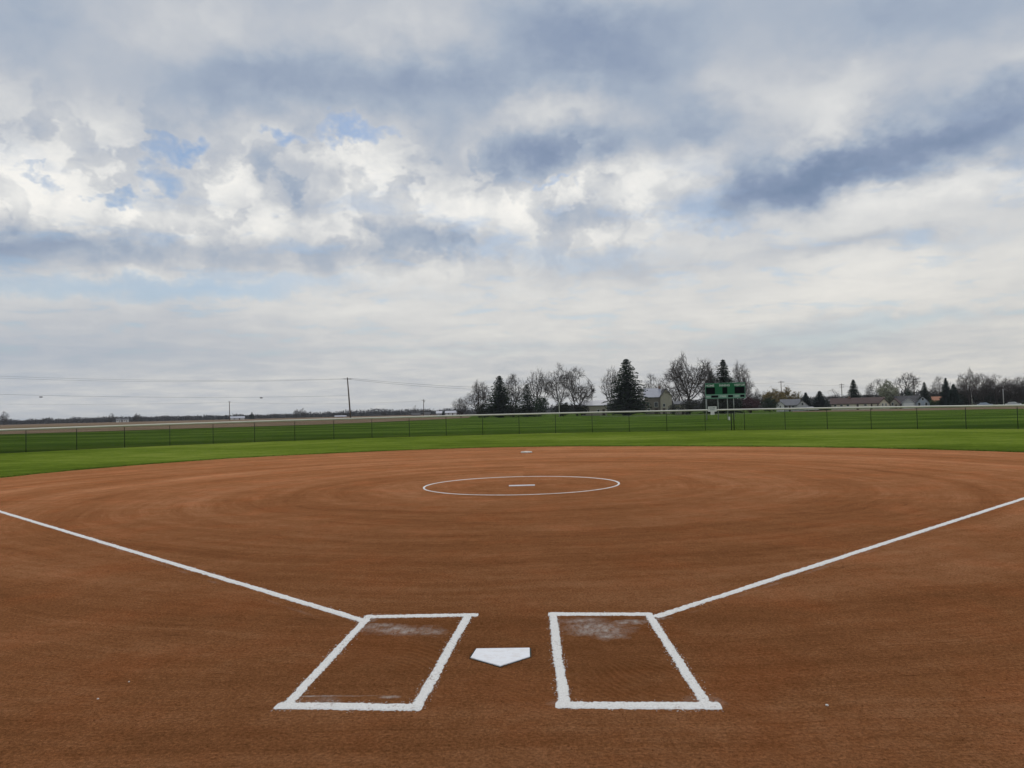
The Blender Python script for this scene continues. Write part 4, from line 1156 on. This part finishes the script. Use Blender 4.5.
warp = nt.vmath('ADD', nt.vmath('SCALE', nt.vmath('SUBTRACT', n_big, half), sc=.10), nt.vmath('SCALE', nt.vmath('SUBTRACT', n_fin, half), sc=.07))
warp = nt.vmath('MULTIPLY', warp, (1.4, 1.0, 0))
# the clouds flatten towards the horizon, so does their warping
flat = nt.mapr(el, .02, .30, .18, 1.0)
warp = nt.vmath('MULTIPLY', warp, nt.xyz(nt.mapr(el, .02, .30, .6, 1.0), flat, 0.0))
uvw = nt.vmath('ADD', uv, warp)
def dirpx(px, py):
    d = ray(px, py).normalized(); return math.atan2(d.x, d.y), math.asin(d.z)
def cloud_blobs(lst, vec):
    acc = None
    for bl in lst:
        px, py, rx, ry, a = bl[:5]; rot = bl[5] if len(bl) > 5 else 0
        A, E = dirpx(px, py); k = FPX*(1+((px-512)**2+(py-384)**2)/FPX**2)**.5
        a = a*.72 if (a > 0 and lst is BL) else a
        g = nt.blob(vec, (A, E, 0), (rx/k/math.cos(E), ry/k, 1), rot)
        s = nt.new('ShaderNodeMapRange', interpolation_type='SMOOTHSTEP'); nt.put(s, 0, g)
        s.inputs[3].default_value = 0; s.inputs[4].default_value = a
        acc = s.outputs[0] if acc is None else nt.math('ADD', acc, s.outputs[0])
    return acc
# masses of thick grey cloud and of sunlit white cloud
BL = [(-10, 15, 190, 90, -.08), (210, 88, 190, 50, -.08), (330, 85, 200, 52, -.10), (440, 98, 140, 55, -.12), (590, 52, 180, 78, -.16), (650, 95, 90, 70, -.07),
      (720, 5, 330, 45, -.06), (900, 22, 280, 55, -.11), (590, 152, 130, 40, -.18), (525, 172, 70, 35, -.08), (705, 128, 70, 50, -.13), (768, 183, 135, 46, -.26, -.1), (860, 170, 150, 30, -.10, .1),
      (955, 155, 200, 54, -.20), (985, 108, 150, 52, -.14), (458, 160, 75, 55, -.13), (312, 192, 55, 48, -.17), (390, 205, 60, 28, -.05),
      (190, 248, 420, 30, -.15), (0, 243, 160, 34, -.11), (300, 212, 140, 20, -.06), (450, 248, 150, 32, -.10), (600, 216, 85, 25, -.10), (690, 203, 60, 18, -.07),
      (600, 266, 190, 24, -.07), (870, 243, 100, 14, -.08), (790, 246, 90, 16, -.06), (940, 245, 80, 16, -.04), (820, 342, 200, 30, -.07), (930, 318, 130, 10, -.05), (500, 347, 320, 7, -.03), (150, 355, 300, 26, -.03),
      (210, 32, 120, 60, .07), (390, 42, 130, 55, .06), (15, 98, 90, 40, .05), (15, 180, 90, 55, .11), (95, 195, 150, 55, .07), (235, 168, 120, 60, .06), (320, 152, 100, 30, .09), (370, 190, 110, 50, .12),
      (430, 212, 170, 36, .11), (260, 220, 180, 18, .10), (100, 226, 200, 26, .10), (570, 115, 90, 36, .10), (505, 130, 60, 40, .07), (695, 165, 80, 36, .16), (620, 190, 120, 28, .12), (640, 215, 60, 30, .10), (520, 215, 80, 40, .08),
      (755, 72, 130, 50, .07), (825, 108, 90, 44, .13), (828, 138, 45, 34, .09), (930, 128, 100, 26, .08), (960, 190, 220, 24, .13), (1024, 60, 70, 34, .05), (850, 216, 120, 34, .05),
      (700, 300, 480, 70, .04), (920, 285, 260, 60, .05), (420, 275, 150, 22, .04), (160, 272, 90, 10, .06), (330, 305, 180, 20, .04), (560, 245, 200, 14, .03), (0, 345, 330, 70, -.06), (210, 335, 160, 40, -.03), (150, 300, 160, 40, -.03), (100, 60, 110, 40, .04), (270, 165, 40, 30, -.10), (340, 220, 60, 16, -.07), (420, 235, 60, 18, -.06), (560, 130, 60, 40, .03), (920, 140, 230, 80, -.06), (960, 365, 300, 60, .055), (500, 335, 300, 50, .025), (300, 370, 200, 40, .01), (850, 310, 200, 40, .02)]
B = cloud_blobs(BL, uvw)
# fibrous and billowing detail: layers seen in perspective on a flat cloud base
zz = nt.math('ADD', nt.math('MAXIMUM', z, 0.0), .10)
pv = nt.xyz(nt.math('DIVIDE', x, zz), nt.math('DIVIDE', y, zz))
f1 = nt.noise(pv, .95, 6, .60, .25); f2 = nt.noise(pv, 2.7, 6, .62, .3)
heads = nt.noise(nt.vmath('ADD', D, nt.vmath('SCALE', n_fin, sc=.06)), 13, 6, .52)
puff = nt.noise(nt.vmath('ADD', D, nt.vmath('SCALE', n_fin, sc=.05)), 22, 5, .58)
band = nt.math('MULTIPLY', nt.mapr(el, .15, .23, 0, 1), nt.mapr(el, .31, .37, 1, .15))
band = nt.math('MULTIPLY', band, nt.mapr(az, .06, .26, 1, .18))   # the row of cumulus heads
base = nt.ramp(nt.math('DIVIDE', el, .6), [(0, (.765,)*3+(1,)), (.12, (.79,)*3+(1,)), (.26, (.83,)*3+(1,)), (.45, (.83,)*3+(1,)), (.62, (.76,)*3+(1,)), (.85, (.735,)*3+(1,)), (1.0, (.72,)*3+(1,))])
V = nt.math('ADD', base, B)
V = nt.math('MULTIPLY_ADD', nt.math('SUBTRACT', f1, .5), .08, V)
V = nt.math('MULTIPLY_ADD', nt.math('SUBTRACT', f2, .5), nt.mapr(el, .03, .22, .20, .07), V)
V = nt.math('MULTIPLY_ADD', nt.math('SUBTRACT', puff, .5), nt.math('MULTIPLY_ADD', band, .30, .05), V)
hd = nt.new('ShaderNodeMapRange', interpolation_type='SMOOTHSTEP'); nt.put(hd, 0, heads); nt.put(hd, 1, .462); nt.put(hd, 2, .528); nt.put(hd, 3, -.052); nt.put(hd, 4, .04)
V = nt.math('MULTIPLY_ADD', hd.outputs[0], band, V)
ccol = nt.ramp(V, [(.46, lin(122, 140, 167)), (.56, lin(139, 154, 179)), (.66, lin(165, 177, 194)), (.76, lin(190, 195, 203)), (.84, lin(211, 213, 215)), (.92, lin(232, 232, 230)), (1.0, lin(247, 245, 240))])
# slightly warmer air low on the right
warm = nt.math('MULTIPLY', nt.mapr(az, -.6, .6, .55, 1.1), nt.mapr(el, .02, .25, 1, 0))
ccol = nt.mix(warm, ccol, nt.mix(1.0, ccol, (1.045, 1.0, .92, 1), 'MULTIPLY'))
# openings of blue sky
HL = [(165, 146, 42, 15, .75, -.25), (190, 152, 18, 20, .6), (160, 176, 28, 27, .8), (115, 198, 38, 12, .8), (37, 180, 22, 16, .6, -.5), (280, 134, 32, 16, .9), (355, 131, 66, 15, .9),
      (90, 288, 260, 24, .62), (250, 288, 130, 20, .45), (330, 278, 120, 14, .30), (590, 262, 160, 20, .34), (490, 250, 130, 18, .32), (550, 180, 40, 8, .5), (720, 226, 70, 14, .36), (820, 338, 190, 30, .34), (960, 240, 120, 20, .25), (930, 316, 140, 14, .3), (480, 350, 300, 12, .24), (450, 295, 160, 14, .2), (120, 360, 240, 30, .12), (560, 210, 40, 14, .3)]
hw = nt.vmath('ADD', uv, nt.vmath('MULTIPLY', nt.vmath('ADD', nt.vmath('SCALE', nt.vmath('SUBTRACT', n_fin, half), sc=.085), nt.vmath('SCALE', nt.vmath('SUBTRACT', nt.noise(D, 60, 2, .6, out='Color'), half), sc=.03)), nt.xyz(1.3, flat, 0.0)))
Hh = cloud_blobs(HL, hw)
hole = nt.math('MULTIPLY', Hh, nt.mapr(nt.math('ADD', Hh, nt.math('MULTIPLY', nt.math('SUBTRACT', f2, .5), .5)), .10, .34, 0, 1), clamp=True)
gaps = nt.math('MULTIPLY', nt.mapr(f2, .46, .34, 0, .42), nt.math('MULTIPLY', nt.mapr(el, .05, .10, 0, 1), nt.mapr(el, .24, .32, 1, 0)))
hole = nt.math('MAXIMUM', hole, gaps)
scl = nt.mix(1.0, ccol, (1/BGS, 1/BGS, 1/BGS, 1), 'MULTIPLY'); scl.node.clamp_result = False
skc = nt.mix(1.0, sky.outputs[0], (.82, .88, .92, 1), 'MULTIPLY')
fin = nt.mix(hole, scl, skc)
nt.l.new(fin, bg.inputs['Color']); nt.l.new(bg.outputs[0], out.inputs['Surface'])
world.cycles.sampling_method = 'NONE'
scene.cycles.max_bounces = 3; scene.cycles.diffuse_bounces = 1; scene.cycles.glossy_bounces = 1; scene.cycles.transparent_max_bounces = 4
scene.cycles.use_adaptive_sampling = True; scene.cycles.adaptive_threshold = .012; scene.cycles.adaptive_min_samples = 24
scene.cycles.sample_clamp_direct = 3.0; scene.cycles.sample_clamp_indirect = 1.5
scene.cycles.use_denoising = True; scene.cycles.denoising_prefilter = 'ACCURATE'

scene.view_settings.view_transform = 'Standard'; scene.view_settings.look = 'None'
scene.view_settings.exposure = 0; scene.view_settings.gamma = 1
